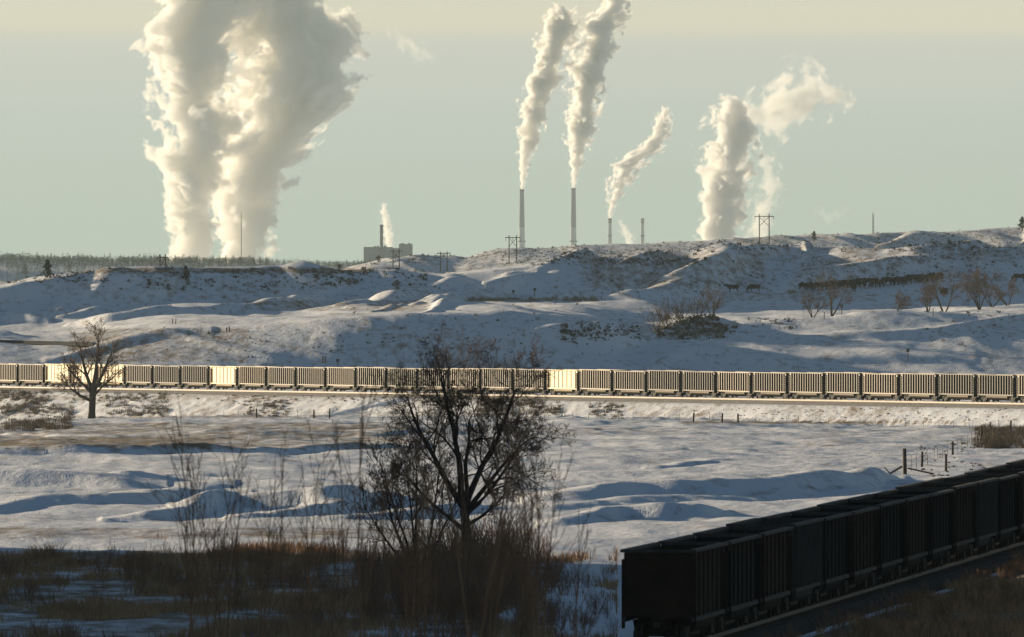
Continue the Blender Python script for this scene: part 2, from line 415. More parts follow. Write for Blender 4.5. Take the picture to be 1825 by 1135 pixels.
# (ground under the track lies 0.55 m below rail top; ballast is separate)
Z_FAR = lambda s: FTz0 + FTgrade * s - 0.75
ZR = bed(ZR, XR, DR, FT0, FTd, Z_FAR, 6.6, 2.0, 0.48, -900, 1100)
ZR = bed(ZR, XR, DR, NT0, NTd, lambda s: 0 * s - 1.10, 2.6, 0.0, 0.30, -160, 480)

sF = (XR - FT0[0]) * FTd[0] + (DR - FT0[1]) * FTd[1]; dF = (XR - FT0[0]) * FTd[1] - (DR - FT0[1]) * FTd[0]
wE = np.clip((dF - 9.5) / 3, 0, 1) * np.clip((26 - dF) / 6, 0, 1)
ZR += wE * (.55 * (1 - 2 * np.abs(vnoise((sF + dF * .8) / 5.0, dF / 14.0, 44))) * .6 + .22 * fbm(sF / 1.8, dF / 3.0, 3, 45))
# ---- where is grass rather than snow (0..1 per vertex)
YR = EY - (ZR - CAMZ) * F / DR
grass = np.full_like(ZR, 0.335)
grass = np.where(DR < 830, 0.16, grass)
grass = np.where(DR > 2300, 0.345, grass)
grass = np.where(DR > 4800, 0.40, grass)
fgn = fbm(XR / 5.0, DR / 30.0, 4, 21)
fg = np.clip((790 - DR + 26 * fgn) / 20.0, 0, 1) * np.clip((1040 - PX[None, :] + 90 * fgn) / 150.0, 0, 1)
grass = np.maximum(grass, 0.49 * fg)
sR = (XR - NT0[0]) * NTd[0] + (DR - NT0[1]) * NTd[1]; dR = (XR - NT0[0]) * NTd[1] - (DR - NT0[1]) * NTd[0]
grass = np.where((dR > 3) & (dR < 60) & (DR < 900), 0.66, grass)
def gz(x0, x1, y0, y1, v, soft=6.0):
    global grass
    w = np.clip((PX[None, :] - x0) / 40, 0, 1) * np.clip((x1 - PX[None, :]) / 40, 0, 1) * np.clip((YR - y0) / soft, 0, 1) * np.clip((y1 - YR) / soft, 0, 1)
    grass = np.where((DR > 700) & (DR < 9000), np.maximum(grass, v * w), grass)
gz(-150, 1975, 706, 748, .38); gz(-150, 760, 748, 806, .47); gz(-150, 420, 774, 800, .54); gz(-150, 1000, 935, 965, .46); gz(560, 1300, 756, 780, .40); gz(1400, 1900, 760, 800, .38)
gz(-150, 1975, 700, 716, .44, 4); gz(1180, 1760, 748, 757, .55, 3); gz(100, 600, 738, 748, .46, 3)
gz(90, 480, 580, 650, .44); gz(-150, 700, 474, 490, .52, 4); gz(600, 1250, 436, 470, .38)
gz(1200, 1900, 405, 470, .42); gz(1000, 1400, 445, 520, .45); gz(1380, 1640, 455, 520, .42); gz(400, 800, 530, 560, .44); gz(1250, 1600, 515, 540, .42, 4)
gz(-150, 560, 490, 540, .22); gz(1100, 1330, 575, 610, .45)
gz(800, 1100, 528, 540, .55, 3)
grass = np.where((np.abs(dF - 2) < 8) & (DR > 1500), np.maximum(grass, .36), grass)
grass = np.where(DR > 8600, 0.35, grass)

gv = np.stack([XR, DR, ZR], -1).reshape(-1, 3)
ii = np.arange(NR * NC).reshape(NR, NC)
gf = np.stack([ii[:-1, :-1], ii[:-1, 1:], ii[1:, 1:], ii[1:, :-1]], -1).reshape(-1, 4)
gme = mesh_np('terrain', gv, gf, 4, smooth=True)
at = gme.attributes.new('grass', 'FLOAT', 'POINT'); at.data.foreach_set('value', grass.astype(np.float32).ravel())

# ---- look up the ground
def ground(X, D):
    p = X / D * F + CX
    c = np.clip(np.searchsorted(PX, p) - 1, 0, NC - 2); r = np.clip(np.searchsorted(rows, D) - 1, 0, NR - 2)
    u = (p - PX[c]) / (PX[c + 1] - PX[c]); v = (D - rows[r]) / (rows[r + 1] - rows[r])
    return (ZR[r, c] * (1 - u) + ZR[r, c + 1] * u) * (1 - v) + (ZR[r + 1, c] * (1 - u) + ZR[r + 1, c + 1] * u) * v
VIS = np.minimum.accumulate(np.where(DR >= 575, EY - (ZR - CAMZ) * F / DR, 1e9), axis=0)
def pick(x, y, dmin=0, below=0.0):
    """ground point seen at picture position (x, y)"""
    c = int(np.clip(np.searchsorted(PX, x), 1, NC - 1))
    ok = (VIS[:, c] <= y) & (rows >= dmin)
    i = int(np.argmax(ok)) if ok.any() else NR - 12
    D = rows[i]; X = (x - CX) / F * D
    return float(X), float(D), float(ground(X, D)) - below
def at_D(x, D, below=0.0):
    X = (x - CX) / F * D
    return float(X), float(D), float(ground(X, D)) - below

# ---- snow and dry grass material
m_ground, nt, bs = new_mat('snow_and_dry_grass')
N, L = nt.nodes, nt.links
geo = N.new('ShaderNodeNewGeometry')
def noise(scale, detail=4, rough=0.6, vec=None, sc=(1, 1, 1)):
    n = N.new('ShaderNodeTexNoise'); n.inputs['Scale'].default_value = scale; n.inputs['Detail'].default_value = detail; n.inputs['Roughness'].default_value = rough
    mp = N.new('ShaderNodeMapping'); mp.inputs['Scale'].default_value = sc
    L.new(geo.outputs['Position'], mp.inputs[0]); L.new(mp.outputs[0], n.inputs['Vector'])
    return n
n1 = noise(0.55, 6, 0.65, sc=(1, 0.35, 1)); n2 = noise(0.07, 4, 0.6, sc=(1, 0.4, 1)); n3 = noise(3.0, 3, 0.6)
att = N.new('ShaderNodeAttribute'); att.attribute_name = 'grass'
def math_(op, a, b=None, c=None):
    n = N.new('ShaderNodeMath'); n.operation = op
    for i, v in enumerate((a, b, c)):
        if v is None: continue
        if isinstance(v, (int, float)): n.inputs[i].default_value = v
        else: L.new(v, n.inputs[i])
    return n.outputs[0]
s = math_('ADD', math_('MULTIPLY', n1.outputs['Fac'], 0.7), math_('MULTIPLY', n2.outputs['Fac'], 0.3))
s = math_('ADD', s, math_('SUBTRACT', att.outputs['Fac'], 0.5))
mrg = N.new('ShaderNodeMapRange'); mrg.inputs['From Min'].default_value = 0.36; mrg.inputs['From Max'].default_value = 0.56
L.new(s, mrg.inputs['Value'])
mg = N.new('ShaderNodeMix'); mg.data_type = 'RGBA'
mg.inputs['A'].default_value = (0.16, 0.10, 0.055, 1); mg.inputs['B'].default_value = (0.29, 0.20, 0.115, 1)
L.new(n3.outputs['Fac'], mg.inputs['Factor'])
mxs = N.new('ShaderNodeMix'); mxs.data_type = 'RGBA'
mxs.inputs['A'].default_value = (0.80, 0.81, 0.84, 1)
L.new(mg.outputs['Result'], mxs.inputs['B']); L.new(mrg.outputs[0], mxs.inputs['Factor'])
L.new(mxs.outputs['Result'], bs.inputs['Base Color'])
bs.inputs['Roughness'].default_value = 0.85
bs.inputs['Specular IOR Level'].default_value = 0.2
bmp = N.new('ShaderNodeBump'); bmp.inputs['Strength'].default_value = 0.8; bmp.inputs['Distance'].default_value = 0.2
nb = noise(0.8, 6, 0.65, sc=(1, .45, 1))
L.new(nb.outputs['Fac'], bmp.inputs['Height']); L.new(bmp.outputs[0], bs.inputs['Normal'])
terrain = put('terrain', gme, m_ground); tag(terrain, 'rolling snow covered ground and hills with dry grass', 'ground', kind='structure')

#@@PART2@@
# ------------------------------------------------------------------ materials for things
M = {}
M['ballast'] = simple_mat('ballast', (0.20, 0.17, 0.14), 0.95, var=0.4, scale=2.0, c2=(0.24, 0.23, 0.22))
M['tie'] = simple_mat('tie_wood', (0.10, 0.075, 0.055), 0.9, var=0.3)
M['steel'] = simple_mat('rail_steel', (0.14, 0.12, 0.10), 0.62, 0.5, var=0.2)
M['alu'] = simple_mat('car_rib', (0.044, 0.029, 0.0145), 0.55, 0.5, var=0.18, scale=1.3)
M['alu_b'] = simple_mat('dusty_car_rib', (0.028, 0.018, 0.009), 0.57, 0.5, var=0.3, scale=0.9)
M['alu_c'] = simple_mat('dark_car_rib', (0.017, 0.011, 0.006), 0.6, 0.5, var=0.35, scale=0.9)
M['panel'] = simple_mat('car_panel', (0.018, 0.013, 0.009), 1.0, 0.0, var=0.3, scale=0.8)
M['cream'] = simple_mat('car_smooth_side', (0.19, 0.145, 0.075), 0.55, 0.4, var=0.12, scale=0.7)
M['tub'] = simple_mat('car_tub', (0.07, 0.048, 0.025), 0.58, 0.4, var=0.3, scale=1.2)
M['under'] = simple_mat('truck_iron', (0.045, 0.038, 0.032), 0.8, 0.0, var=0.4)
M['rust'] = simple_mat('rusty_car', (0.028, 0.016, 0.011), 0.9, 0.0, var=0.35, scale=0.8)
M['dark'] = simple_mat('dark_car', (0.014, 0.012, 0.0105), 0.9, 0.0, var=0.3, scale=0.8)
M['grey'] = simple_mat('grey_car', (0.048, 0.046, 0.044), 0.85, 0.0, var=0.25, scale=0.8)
M['chord'] = simple_mat('worn_top_chord', (0.055, 0.05, 0.047), 0.7, 0.0, var=0.3)
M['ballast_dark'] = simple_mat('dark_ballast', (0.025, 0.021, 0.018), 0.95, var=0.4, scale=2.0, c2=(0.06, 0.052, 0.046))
M['bark'] = simple_mat('bark', (0.075, 0.055, 0.042), 0.95, var=0.35, scale=4.0)
M['twig'] = simple_mat('twig', (0.14, 0.092, 0.064), 0.95, var=0.3, scale=2.0)
M['stem'] = simple_mat('willow_stem', (0.30, 0.17, 0.10), 0.9, var=0.3, scale=2.0)
M['sage'] = simple_mat('sagebrush', (0.045, 0.042, 0.032), 0.95, var=0.4, scale=0.6)
M['straw'] = simple_mat('dry_grass_blade', (0.46, 0.275, 0.14), 0.9, var=0.35, scale=0.3)
M['weed'] = simple_mat('dull_brown_weed', (0.20, 0.145, 0.09), 0.95, var=0.35, scale=0.3)
M['pine'] = simple_mat('pine_needles', (0.035, 0.05, 0.028), 0.95, var=0.4, scale=0.6)
M['wood'] = simple_mat('weathered_wood', (0.09, 0.07, 0.055), 0.9, var=0.3, scale=5.0)
M['iron'] = simple_mat('thin_steel', (0.10, 0.09, 0.085), 0.6, 0.5, var=0.2)
M['cow'] = simple_mat('black_hide', (0.007, 0.006, 0.005), 0.95, var=0.4, scale=3.0)
M['conc'] = simple_mat('chimney_concrete', (0.62, 0.61, 0.57), 0.9, var=0.12, scale=0.05)
M['concd'] = simple_mat('chimney_top_band', (0.20, 0.19, 0.18), 0.9, var=0.15, scale=0.05)
M['clad'] = simple_mat('plant_cladding', (0.28, 0.28, 0.26), 0.8, var=0.15, scale=0.04)
M['dirt'] = simple_mat('dirt_road', (0.05, 0.042, 0.034), 0.95, var=0.35, scale=0.3)

# ------------------------------------------------------------------ railways
def track(name, T0, Td, zf, off, s0, s1, label, bal='ballast'):
    """rails, sleepers and ballast; zf(s) = rail top; off = sideways (+ = right of travel)"""
    nrm = Vector((Td[1], -Td[0], 0))
    def P(s, d, z): return Vector((T0[0] + Td[0] * s, T0[1] + Td[1] * s, zf(s) + z)) + nrm * (d + off)
    prof = [(-2.5, -0.80), (-1.75, -0.20), (1.75, -0.20), (2.5, -0.80)]
    b = MB(); ss = np.linspace(s0, s1, 60)
    for a, c in zip(ss[:-1], ss[1:]):
        for (d0, z0), (d1, z1) in zip(prof[:-1], prof[1:]):
            b.add([P(a, d0, z0), P(c, d0, z0), P(c, d1, z1), P(a, d1, z1)], [(0, 1, 2, 3)])
    root = b.build(name, M[bal]); tag(root, label, 'railway track', kind='structure')
    for d in (-0.755, 0.755):
        r = MB()
        for a, c in zip(ss[:-1], ss[1:]):
            w = 0.037
            vs = [P(a, d - w, -.17), P(a, d + w, -.17), P(a, d + w, 0), P(a, d - w, 0), P(c, d - w, -.17), P(c, d + w, -.17), P(c, d + w, 0), P(c, d - w, 0)]
            r.add(vs, [(3, 2, 6, 7), (0, 3, 7, 4), (1, 5, 6, 2)])
        r.build('rail', M['steel'], root)
    t = MB()
    for s_ in np.arange(s0 + 1, s1, 0.62):
        vs = [P(s_ + a, d, z) for z in (-.30, -.175) for a, d in ((-.11, -1.3), (.11, -1.3), (.11, 1.3), (-.11, 1.3))]
        t.add(vs, [(4, 5, 6, 7), (0, 1, 5, 4), (1, 2, 6, 5), (2, 3, 7, 6), (3, 0, 4, 7)])
    o = t.build('sleepers', M['tie'], root); tag(o, kind='stuff')
    return root
zfar = lambda s: FTz0 + FTgrade * s
znear = lambda s: -0.35
track('railway_track', FT0, FTd, zfar, 0.0, -120, 640, 'snow dusted railway track under the sunlit far coal train')
track('railway_track', FT0, FTd, zfar, 4.5, -120, 640, 'empty railway track lying in front of the far coal train')
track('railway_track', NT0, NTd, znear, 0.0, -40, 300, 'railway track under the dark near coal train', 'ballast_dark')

# ------------------------------------------------------------------ coal cars
def make_car(kind, side_mat, rib_mat, tub_mat, name='coal_car', chord=None):
    root = empty(name, (0, 0, 0))
    HL, W, ZB, ZT = 7.35, 1.42, 1.18, 4.08
    b = MB()
    for sgn in (-1, 1):
        b.box(-HL, HL, min(sgn * W, sgn * (W - .06)), max(sgn * W, sgn * (W - .06)), ZB, ZT)
        b.box(min(sgn * HL, sgn * (HL - .07)), max(sgn * HL, sgn * (HL - .07)), -W + .06, W - .06, ZB + .1, ZT - .03)
    b.box(-HL + .08, HL - .08, -W + .07, W - .07, ZB, ZB + .08)
    for xx in (-3.6, 0, 3.6): b.box(xx - .06, xx + .06, -W + .06, W - .06, 3.5, 3.62)
    b.box(-8.0, 8.0, -.30, .30, .72, ZB - .005)                                        # centre sill
    for e in (-1, 1):                                                              # end stiffeners
        for zz in (1.9, 2.7, 3.4): b.box(min(e * HL, e * (HL + .1)), max(e * HL, e * (HL + .1)), -W + .1, W - .1, zz, zz + .12)
    b.build('body', side_mat, root)
    c = MB()
    for sgn in (-1, 1):
        c.box(-HL - .05, HL + .05, min(sgn * (W - .09), sgn * (W + .22)), max(sgn * (W - .09), sgn * (W + .22)), ZT + .003, ZT + .13)
        c.box(-HL - .05, HL + .05, min(sgn * (W + .002), sgn * (W + .13)), max(sgn * (W + .002), sgn * (W + .13)), ZB - .14, ZB + .05)
    for e in (-1, 1): c.box(min(e * (HL + .05), e * (HL - .1)), max(e * (HL + .05), e * (HL - .1)), -W + .09, W - .09, ZT + .002, ZT + .12)
    c.build('top_chord', chord or rib_mat, root)
    r = MB()
    if kind == 'ribbed':
        nr = 13
        for i in range(nr):
            x = -HL + 1.0 + (2 * HL - 2.0) * i / (nr - 1)
            for sgn in (-1, 1):
                y0, y1 = (W + .001, W + .20)
                r.box(x - .12, x + .12, min(sgn * y0, sgn * y1), max(sgn * y0, sgn * y1), ZB + .055, ZT - .002)
    else:
        for i in range(7):
            x = -HL + 1.2 + (2 * HL - 2.4) * i / 6
            for sgn in (-1, 1):
                r.box(x - .06, x + .06, min(sgn * (W + .001), sgn * (W + .07)), max(sgn * (W + .001), sgn * (W + .07)), ZB + .055, ZT - .002)
    o = r.build('side_ribs', rib_mat, root); tag(o, kind='stuff')
    t = MB(); n = 12; TL = 4.35                                                    # rounded tub slung between the trucks
    ring = [(math.cos(math.pi * k / n) * 1.40, ZB - .15 - math.sin(math.pi * k / n) ** .7 * .72) for k in range(n + 1)]
    ring = [(max(-1.40, min(1.40, y)), z) for y, z in ring]
    vs = [(-TL, y, z) for y, z in ring] + [(TL, y, z) for y, z in ring]; m = n + 1
    t.add(vs, [(k, k + 1, m + k + 1, m + k) for k in range(n)] + [tuple(range(m)), tuple(range(2 * m - 1, m - 1, -1))])
    t.build('tub', tub_mat, root, smooth=False)
    for e in (-1, 1):
        for sgn in (-1, 1):
            l = MB(); x0 = e * (HL - .30)
            l.box(x0 - .28, x0 + .28, min(sgn * (W + .002), sgn * (W + .06)), max(sgn * (W + .002), sgn * (W + .06)), ZB + .06, ZT - .004)
            for xx in (x0 - .22, x0 + .22): l.box(xx - .03, xx + .03, min(sgn * (W + .065), sgn * (W + .17)), max(sgn * (W + .065), sgn * (W + .17)), .75, ZT - .3)
            for k in range(8): l.box(x0 - .185, x0 + .185, min(sgn * (W + .10), sgn * (W + .16)), max(sgn * (W + .10), sgn * (W + .16)), .85 + k * .37, .90 + k * .37)
            l.build('ladder', rib_mat, root)
        k = MB(); k.box(min(e * 8.0, e * 8.08), max(e * 8.0, e * 8.08), -.16, .16, .78, 1.06); k.box(min(e * 7.6, e * 8.09), max(e * 7.6, e * 8.09), -.11, .11, .82, 1.0)
        k.build('coupler', M['under'], root)
        tr = MB(); x0 = e * 5.75
        for sgn in (-1, 1):
            y0, y1 = sorted((sgn * .92, sgn * 1.08))
            tr.box(x0 - 1.25, x0 + 1.25, y0, y1, .52, .80); tr.box(x0 - .55, x0 + .55, y0 - .02, y1 + .02, .18, .62)
            for ax in (-.89, .89): tr.box(x0 + ax - .16, x0 + ax + .16, y0 - .06, y1 + .06, .34, .62)
        tr.box(x0 - .2, x0 + .2, -1.0, 1.0, .45, .715)
        tro = tr.build('truck', M['under'], root)
        for ax in (-.89, .89):
            for sgn in (-1, 1):
                w = MB(); w.tube((x0 + ax, sgn * .69, .46), (x0 + ax, sgn * .82, .46), .46, n=14); w.tube((x0 + ax, 0, .46), (x0 + ax, sgn * .69, .46), .08, n=6)
                w.build('wheel', M['under'], tro)
    return root
PITCH = 16.2
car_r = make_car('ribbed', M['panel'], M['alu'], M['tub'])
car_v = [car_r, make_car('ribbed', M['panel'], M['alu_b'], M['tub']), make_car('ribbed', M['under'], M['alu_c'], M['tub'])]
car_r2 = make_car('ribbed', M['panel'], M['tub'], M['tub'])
car_s = make_car('smooth', M['cream'], M['cream'], M['cream'])
far_rot = math.atan2(FTd[1], FTd[0])
used = set()
def place_car(proto, loc, rot, label, group):
    o = proto if proto.name not in used else copy_tree(proto)
    used.add(proto.name); used.add(o.name)
    o.location = loc; o.rotation_euler = (0, 0, rot); o.scale = (1, 1, 1 + random.uniform(-.022, .022)); tag(o, label, 'coal car', group)
    return o
SMOOTH = {2: 'left part behind the branches of the leafless tree', 3: '', 4: '', 8: '', 19: ''}
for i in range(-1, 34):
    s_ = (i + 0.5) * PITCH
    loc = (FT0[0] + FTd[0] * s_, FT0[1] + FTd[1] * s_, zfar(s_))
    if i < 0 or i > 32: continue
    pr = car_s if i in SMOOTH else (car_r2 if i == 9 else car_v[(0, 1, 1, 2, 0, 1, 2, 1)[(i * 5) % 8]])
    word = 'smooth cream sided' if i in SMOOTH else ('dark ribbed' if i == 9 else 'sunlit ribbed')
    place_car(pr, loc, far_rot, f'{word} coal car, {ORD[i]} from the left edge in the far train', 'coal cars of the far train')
near_protos = {}
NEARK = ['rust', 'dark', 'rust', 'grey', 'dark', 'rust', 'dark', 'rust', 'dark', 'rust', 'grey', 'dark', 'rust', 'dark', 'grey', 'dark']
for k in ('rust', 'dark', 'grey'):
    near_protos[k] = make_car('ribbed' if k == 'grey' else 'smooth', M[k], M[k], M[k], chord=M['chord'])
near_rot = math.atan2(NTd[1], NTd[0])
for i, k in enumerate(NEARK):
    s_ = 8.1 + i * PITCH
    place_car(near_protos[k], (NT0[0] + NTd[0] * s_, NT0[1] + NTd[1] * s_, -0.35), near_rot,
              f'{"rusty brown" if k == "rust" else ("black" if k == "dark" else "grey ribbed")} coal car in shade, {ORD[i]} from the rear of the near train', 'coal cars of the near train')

# ------------------------------------------------------------------ plant builders
def grow(seed, start, direction, length, radius, levels, kids, spread=45, up=0.15, wob=0.22, shrink=0.62, segs=(7, 6, 5, 4, 3, 3), tip=0.012):
    r = random.Random(seed); out = []
    def go(p, d, ln, rad, lv):
        n = segs[min(lv, len(segs) - 1)]; pts = [p.copy()]; rs = [rad]
        dd = d.normalized(); step = ln / n
        for i in range(n):
            dd = (dd + Vector((r.gauss(0, wob), r.gauss(0, wob), r.gauss(0, wob) + up)) * (0.5 if lv == 0 else 1.0) * 0.6).normalized()
            p = p + dd * step; pts.append(p.copy()); rs.append(max(tip, rad * (1 - 0.72 * (i + 1) / n)))
            if lv < levels and i >= (1 if lv else n // 3):
                k = kids[lv]; cnt = int(k) + (1 if r.random() < k - int(k) else 0)
                for _ in range(cnt):
                    ax = dd.orthogonal().normalized(); ax.rotate(Matrix.Rotation(r.uniform(0, 6.283), 3, dd))
                    cd = dd.copy(); cd.rotate(Matrix.Rotation(R(r.gauss(spread, 12)), 3, ax))
                    go(p, cd, ln * shrink * r.uniform(.6, 1.1) * (1 - 0.35 * i / n), max(tip, rs[-1] * r.uniform(.45, .7)), lv + 1)
        out.append((lv, pts, rs))
    go(Vector(start), Vector(direction), length, radius, 0)
    return out
def branches_mesh(name, brs, sides=None):
    V, Fq = [], []
    for lv, pts, rs in brs:
        n = sides or (7 if lv == 0 else 5 if lv == 1 else 4 if lv == 2 else 3)
        b = len(V)
        for i, p in enumerate(pts):
            d = (pts[min(i + 1, len(pts) - 1)] - pts[max(i - 1, 0)]).normalized()
            u = d.orthogonal().normalized(); w = d.cross(u)
            for k in range(n):
                a = 2 * math.pi * k / n
                V.append(p + (u * math.cos(a) + w * math.sin(a)) * rs[i])
        for i in range(len(pts) - 1):
            for k in range(n): Fq.append((b + i * n + k, b + i * n + (k + 1) % n, b + (i + 1) * n + (k + 1) % n, b + (i + 1) * n + k))
    return mesh_np(name, np.array([tuple(v) for v in V]), np.array(Fq), 4)
def tree(name, brs, loc, label, cat='tree', group=None, split=1, mats=('bark', 'twig'), scale=1.0, rotz=0.0):
    root = empty(name, loc, rotz); root.scale = (scale,) * 3
    put('trunk', branches_mesh('trunk', [b for b in brs if b[0] <= split]), M[mats[0]], root)
    tw = [b for b in brs if b[0] > split]
    if tw: put('crown', branches_mesh('crown', tw), M[mats[1]], root)
    return tag(root, label, cat, group)
def copy_plant(src, loc, label, scale, rotz, group=None):
    c = copy_tree(src); c.location = loc; c.scale = (scale,) * 3; c.rotation_euler = (0, 0, rotz)
    return tag(c, label, None, group)
def shrub_brs(seed, h, stems, spread=0.5, levels=2, kids=(1.2, 1.0), rad=0.03, tip=0.010, up=0.2):
    r = random.Random(seed); out = []
    for i in range(stems):
        a = r.uniform(0, 6.283); q = r.uniform(.1, 1) * spread
        out += grow(seed * 131 + i, (math.cos(a) * .15 * h * q, math.sin(a) * .15 * h * q, -0.1), (math.cos(a) * q, math.sin(a) * q, 1), h * r.uniform(.55, .95), rad, levels, kids, 28, up, .16, .5, (5, 4, 3), tip)
    return out

# big leafless cottonwood in front
X, D, Z = at_D(838, 740, .1)
brs = []
brs += grow(11, (0, 0, 0), (-.06, 0, 1), 3.6, .34, 0, (0,), up=.02, wob=.08, tip=.25)
top = brs[-1][1][-1]
for k, (dx, dy, dz, ln, rr) in enumerate([(-.55, .1, 1, 6.6, .20), (-.15, .3, 1, 7.4, .22), (.35, -.1, 1, 7.2, .21), (.8, .2, .9, 4.7, .16), (1.1, -.2, .45, 2.9, .12), (-1.0, -.3, .7, 4.2, .14), (.1, -.5, 1.0, 6.2, .17), (.7, .5, .9, 6.0, .17)]):
    z0 = top - Vector((0, 0, [0, .1, .2, .5, 1.0, 1.2, .3, .4][k]))
    b = grow(40 + k, z0, (dx, dy, dz), ln, rr, 4, (1.5, 1.8, 1.7, 1.4), 44, .06, .24, .56, (8, 6, 5, 5, 4), .008)
    brs += [(lv + 1, p, r_) for lv, p, r_ in b]
tree('cottonwood_tree', brs, (X, D, Z), 'large leafless cottonwood tree with twisted limbs at centre in front of the field', split=2)
X, D, Z = at_D(742, 745, .1); b = []
for k, (dx, ln) in enumerate([(-.5, 5.6), (-.25, 6.6), (.05, 7.2), (.3, 6.2), (-.75, 4.6), (.55, 4.8), (-.1, 6.0), (-.4, 4.2)]):
    b += grow(140 + k, (dx * .5, .1 * k, 0), (dx, random.uniform(-.3, .3), 1), ln, .085, 3, (2.1, 1.8, 1.4), 36, .10, .2, .46, (9, 6, 4, 3), .011)
tree('bare_tree', b, (X, D, Z), 'twiggy many-stemmed bare tree growing against the left of the large cottonwood', split=0)
# leafless tree at the left, before the far train
X, D, Z = pick(163, 746, 1500, .1)
brs = grow(5, (0, 0, 0), (.10, 0, 1), 4.6, .75, 0, (0,), up=.02, wob=.06, tip=.6); top = brs[-1][1][-1]
for k, (dx, dy, dz, ln, rr) in enumerate([(-.9, .1, .8, 6.5, .38), (-.35, .2, 1, 8.6, .42), (.1, -.2, 1, 9.5, .45), (.55, .1, 1, 8.0, .40), (-1.3, .1, .35, 6.5, .34), (1.0, .1, .7, 5.5, .3)]):
    b = grow(70 + k, top - Vector((0, 0, [.2, 0, 0, .2, 1.5, .6][k])), (dx, dy, dz), ln, rr, 3, (1.6, 2.0, 2.0), 42, .08, .22, .54, (8, 6, 5, 4), .022)
    brs += [(lv + 1, p, r_) for lv, p, r_ in b]
tree('cottonwood_tree', brs, (X, D, Z), 'leafless tree with a thick dark trunk in front of the far train at left', split=2)

# bare trees along the creek on the right
src = None
creek = [(1269, 551, 44, 'small bare tree beside the two grazing cattle'), (1482, 552, 70, 'slender bare tree in front of the left end of the cattle herd'), (1597, 556, 40, 'low leaning bare tree under the middle of the cattle herd'),
         (1654, 556, 50, 'bare tree just left of the tree holding a nest'), (1683, 554, 84, 'tall bare tree holding a dark nest'), (1745, 550, 76, 'broad bare tree with many stems near the right edge'),
         (1768, 549, 62, 'bare tree just right of the broad many-stemmed tree'), (1797, 546, 50, 'bare tree nearest the right edge on the creek'), (1448, 552, 34, 'small bare tree left of the slender creek tree')]
for i, (x, y, hp, lab) in enumerate(creek):
    X, D, Z = at_D(x, 2785 + 9 * (i % 4)); Z -= .2; h = zy(y - hp, D) - Z
    b = []
    for j in range(3 if i not in (5,) else 5):
        b += grow(200 + i * 7 + j, (0, 0, 0), (random.uniform(-.8, .8), random.uniform(-.4, .4), 1), h * .70, .10 + .008 * h, 3, (1.7, 1.8, 1.8), 42, .07, .22, .56, (7, 5, 5, 4), .02)
    tree('bare_tree', b, (X, D, Z), lab, group='bare trees along the creek', split=1)
    if i == 4:
        nb_ = MB()
        for j in range(160):
            a = Vector((random.gauss(0, .35), random.gauss(0, .35), random.gauss(0, .36))); d = Vector((random.gauss(0, 1), random.gauss(0, 1), random.gauss(0, .6))).normalized() * .6
            nb_.tube(a - d, a + d, .06, .04, 4, False)
        n_ = nb_.build('bird_nest', M['twig']); n_.location = (X - .1, D - .2, zy(519, D)); tag(n_, 'dark stick nest wedged in the tall bare tree at right', 'nest')

# leafless willow thickets
thick = [(1172, 590, 55, 'left clump of the bare willow thicket beside the brown mound'), (1192, 592, 64, 'middle clump of the bare willow thicket beside the brown mound'), (1216, 586, 60, 'right clump of the bare willow thicket beside the brown mound'), (1240, 566, 44, 'bare willow rising behind the brown mound'),
         (770, 668, 46, 'leftmost bare shrub behind the far train at centre'), (797, 668, 55, 'tallest bare shrub behind the far train at centre'), (824, 668, 50, 'bare shrub behind the far train right of the tallest one'), (850, 668, 40, 'low bare shrub fourth from left behind the far train'),
         (884, 668, 48, 'bare shrub behind the far train above the big cottonwood'), (905, 668, 40, 'bare shrub near the right end of the row behind the far train'), (942, 668, 32, 'rightmost small bare shrub behind the far train')]
for i, (x, y, hp, lab) in enumerate(thick):
    X, D, Z = at_D(x, 2700 if i < 4 else far_track_D(x) + 34)
    Z -= .1
    h = (EY - (Z - CAMZ) * F / D - (y - hp)) * D / F
    tree('bare_shrub', shrub_brs(300 + i, max(2.5, h) * .85, 16, .75, 2, (1.2, 1.0), .05, .022), (X, D, Z), lab, 'shrub', 'bare shrubs on the slopes', 0, ('twig', 'twig'))

# young willow stems close to the camera
sap = [(372, 832, 330), (398, 815, 300), (455, 890, 350), (518, 850, 320), (552, 825, 290), (600, 900, 340), (632, 748, 270), (648, 830, 330), (690, 880, 300), (716, 900, 260), (742, 850, 330), (835, 690, 250), (862, 760, 280), (968, 885, 300), (935, 930, 340), (900, 860, 310), (820, 800, 230), (785, 870, 350), (480, 930, 300), (1030, 960, 320)] + [(random.uniform(330, 1000), random.uniform(800, 950), random.uniform(260, 420)) for _ in range(13)]
names = ['first', 'second']
for i, (x, y, D) in enumerate(sorted(sap)):
    X, D, Z = at_D(x + random.uniform(-14, 14), D, .2)
    h = zy(y, D) - Z
    b = grow(500 + i, (0, 0, 0), (random.uniform(-.08, .08), 0, 1), h, .020 + .0016 * h, 2, (1.9, 1.3), 30, .20, .12, .30, (12, 5, 3), .006)
    tree('willow_sapling', b, (X, D, Z), f'thin upright willow sapling in the foreground, {ORD[i]} from the left', 'sapling', 'willow saplings in the foreground', 0, ('stem', 'stem'))

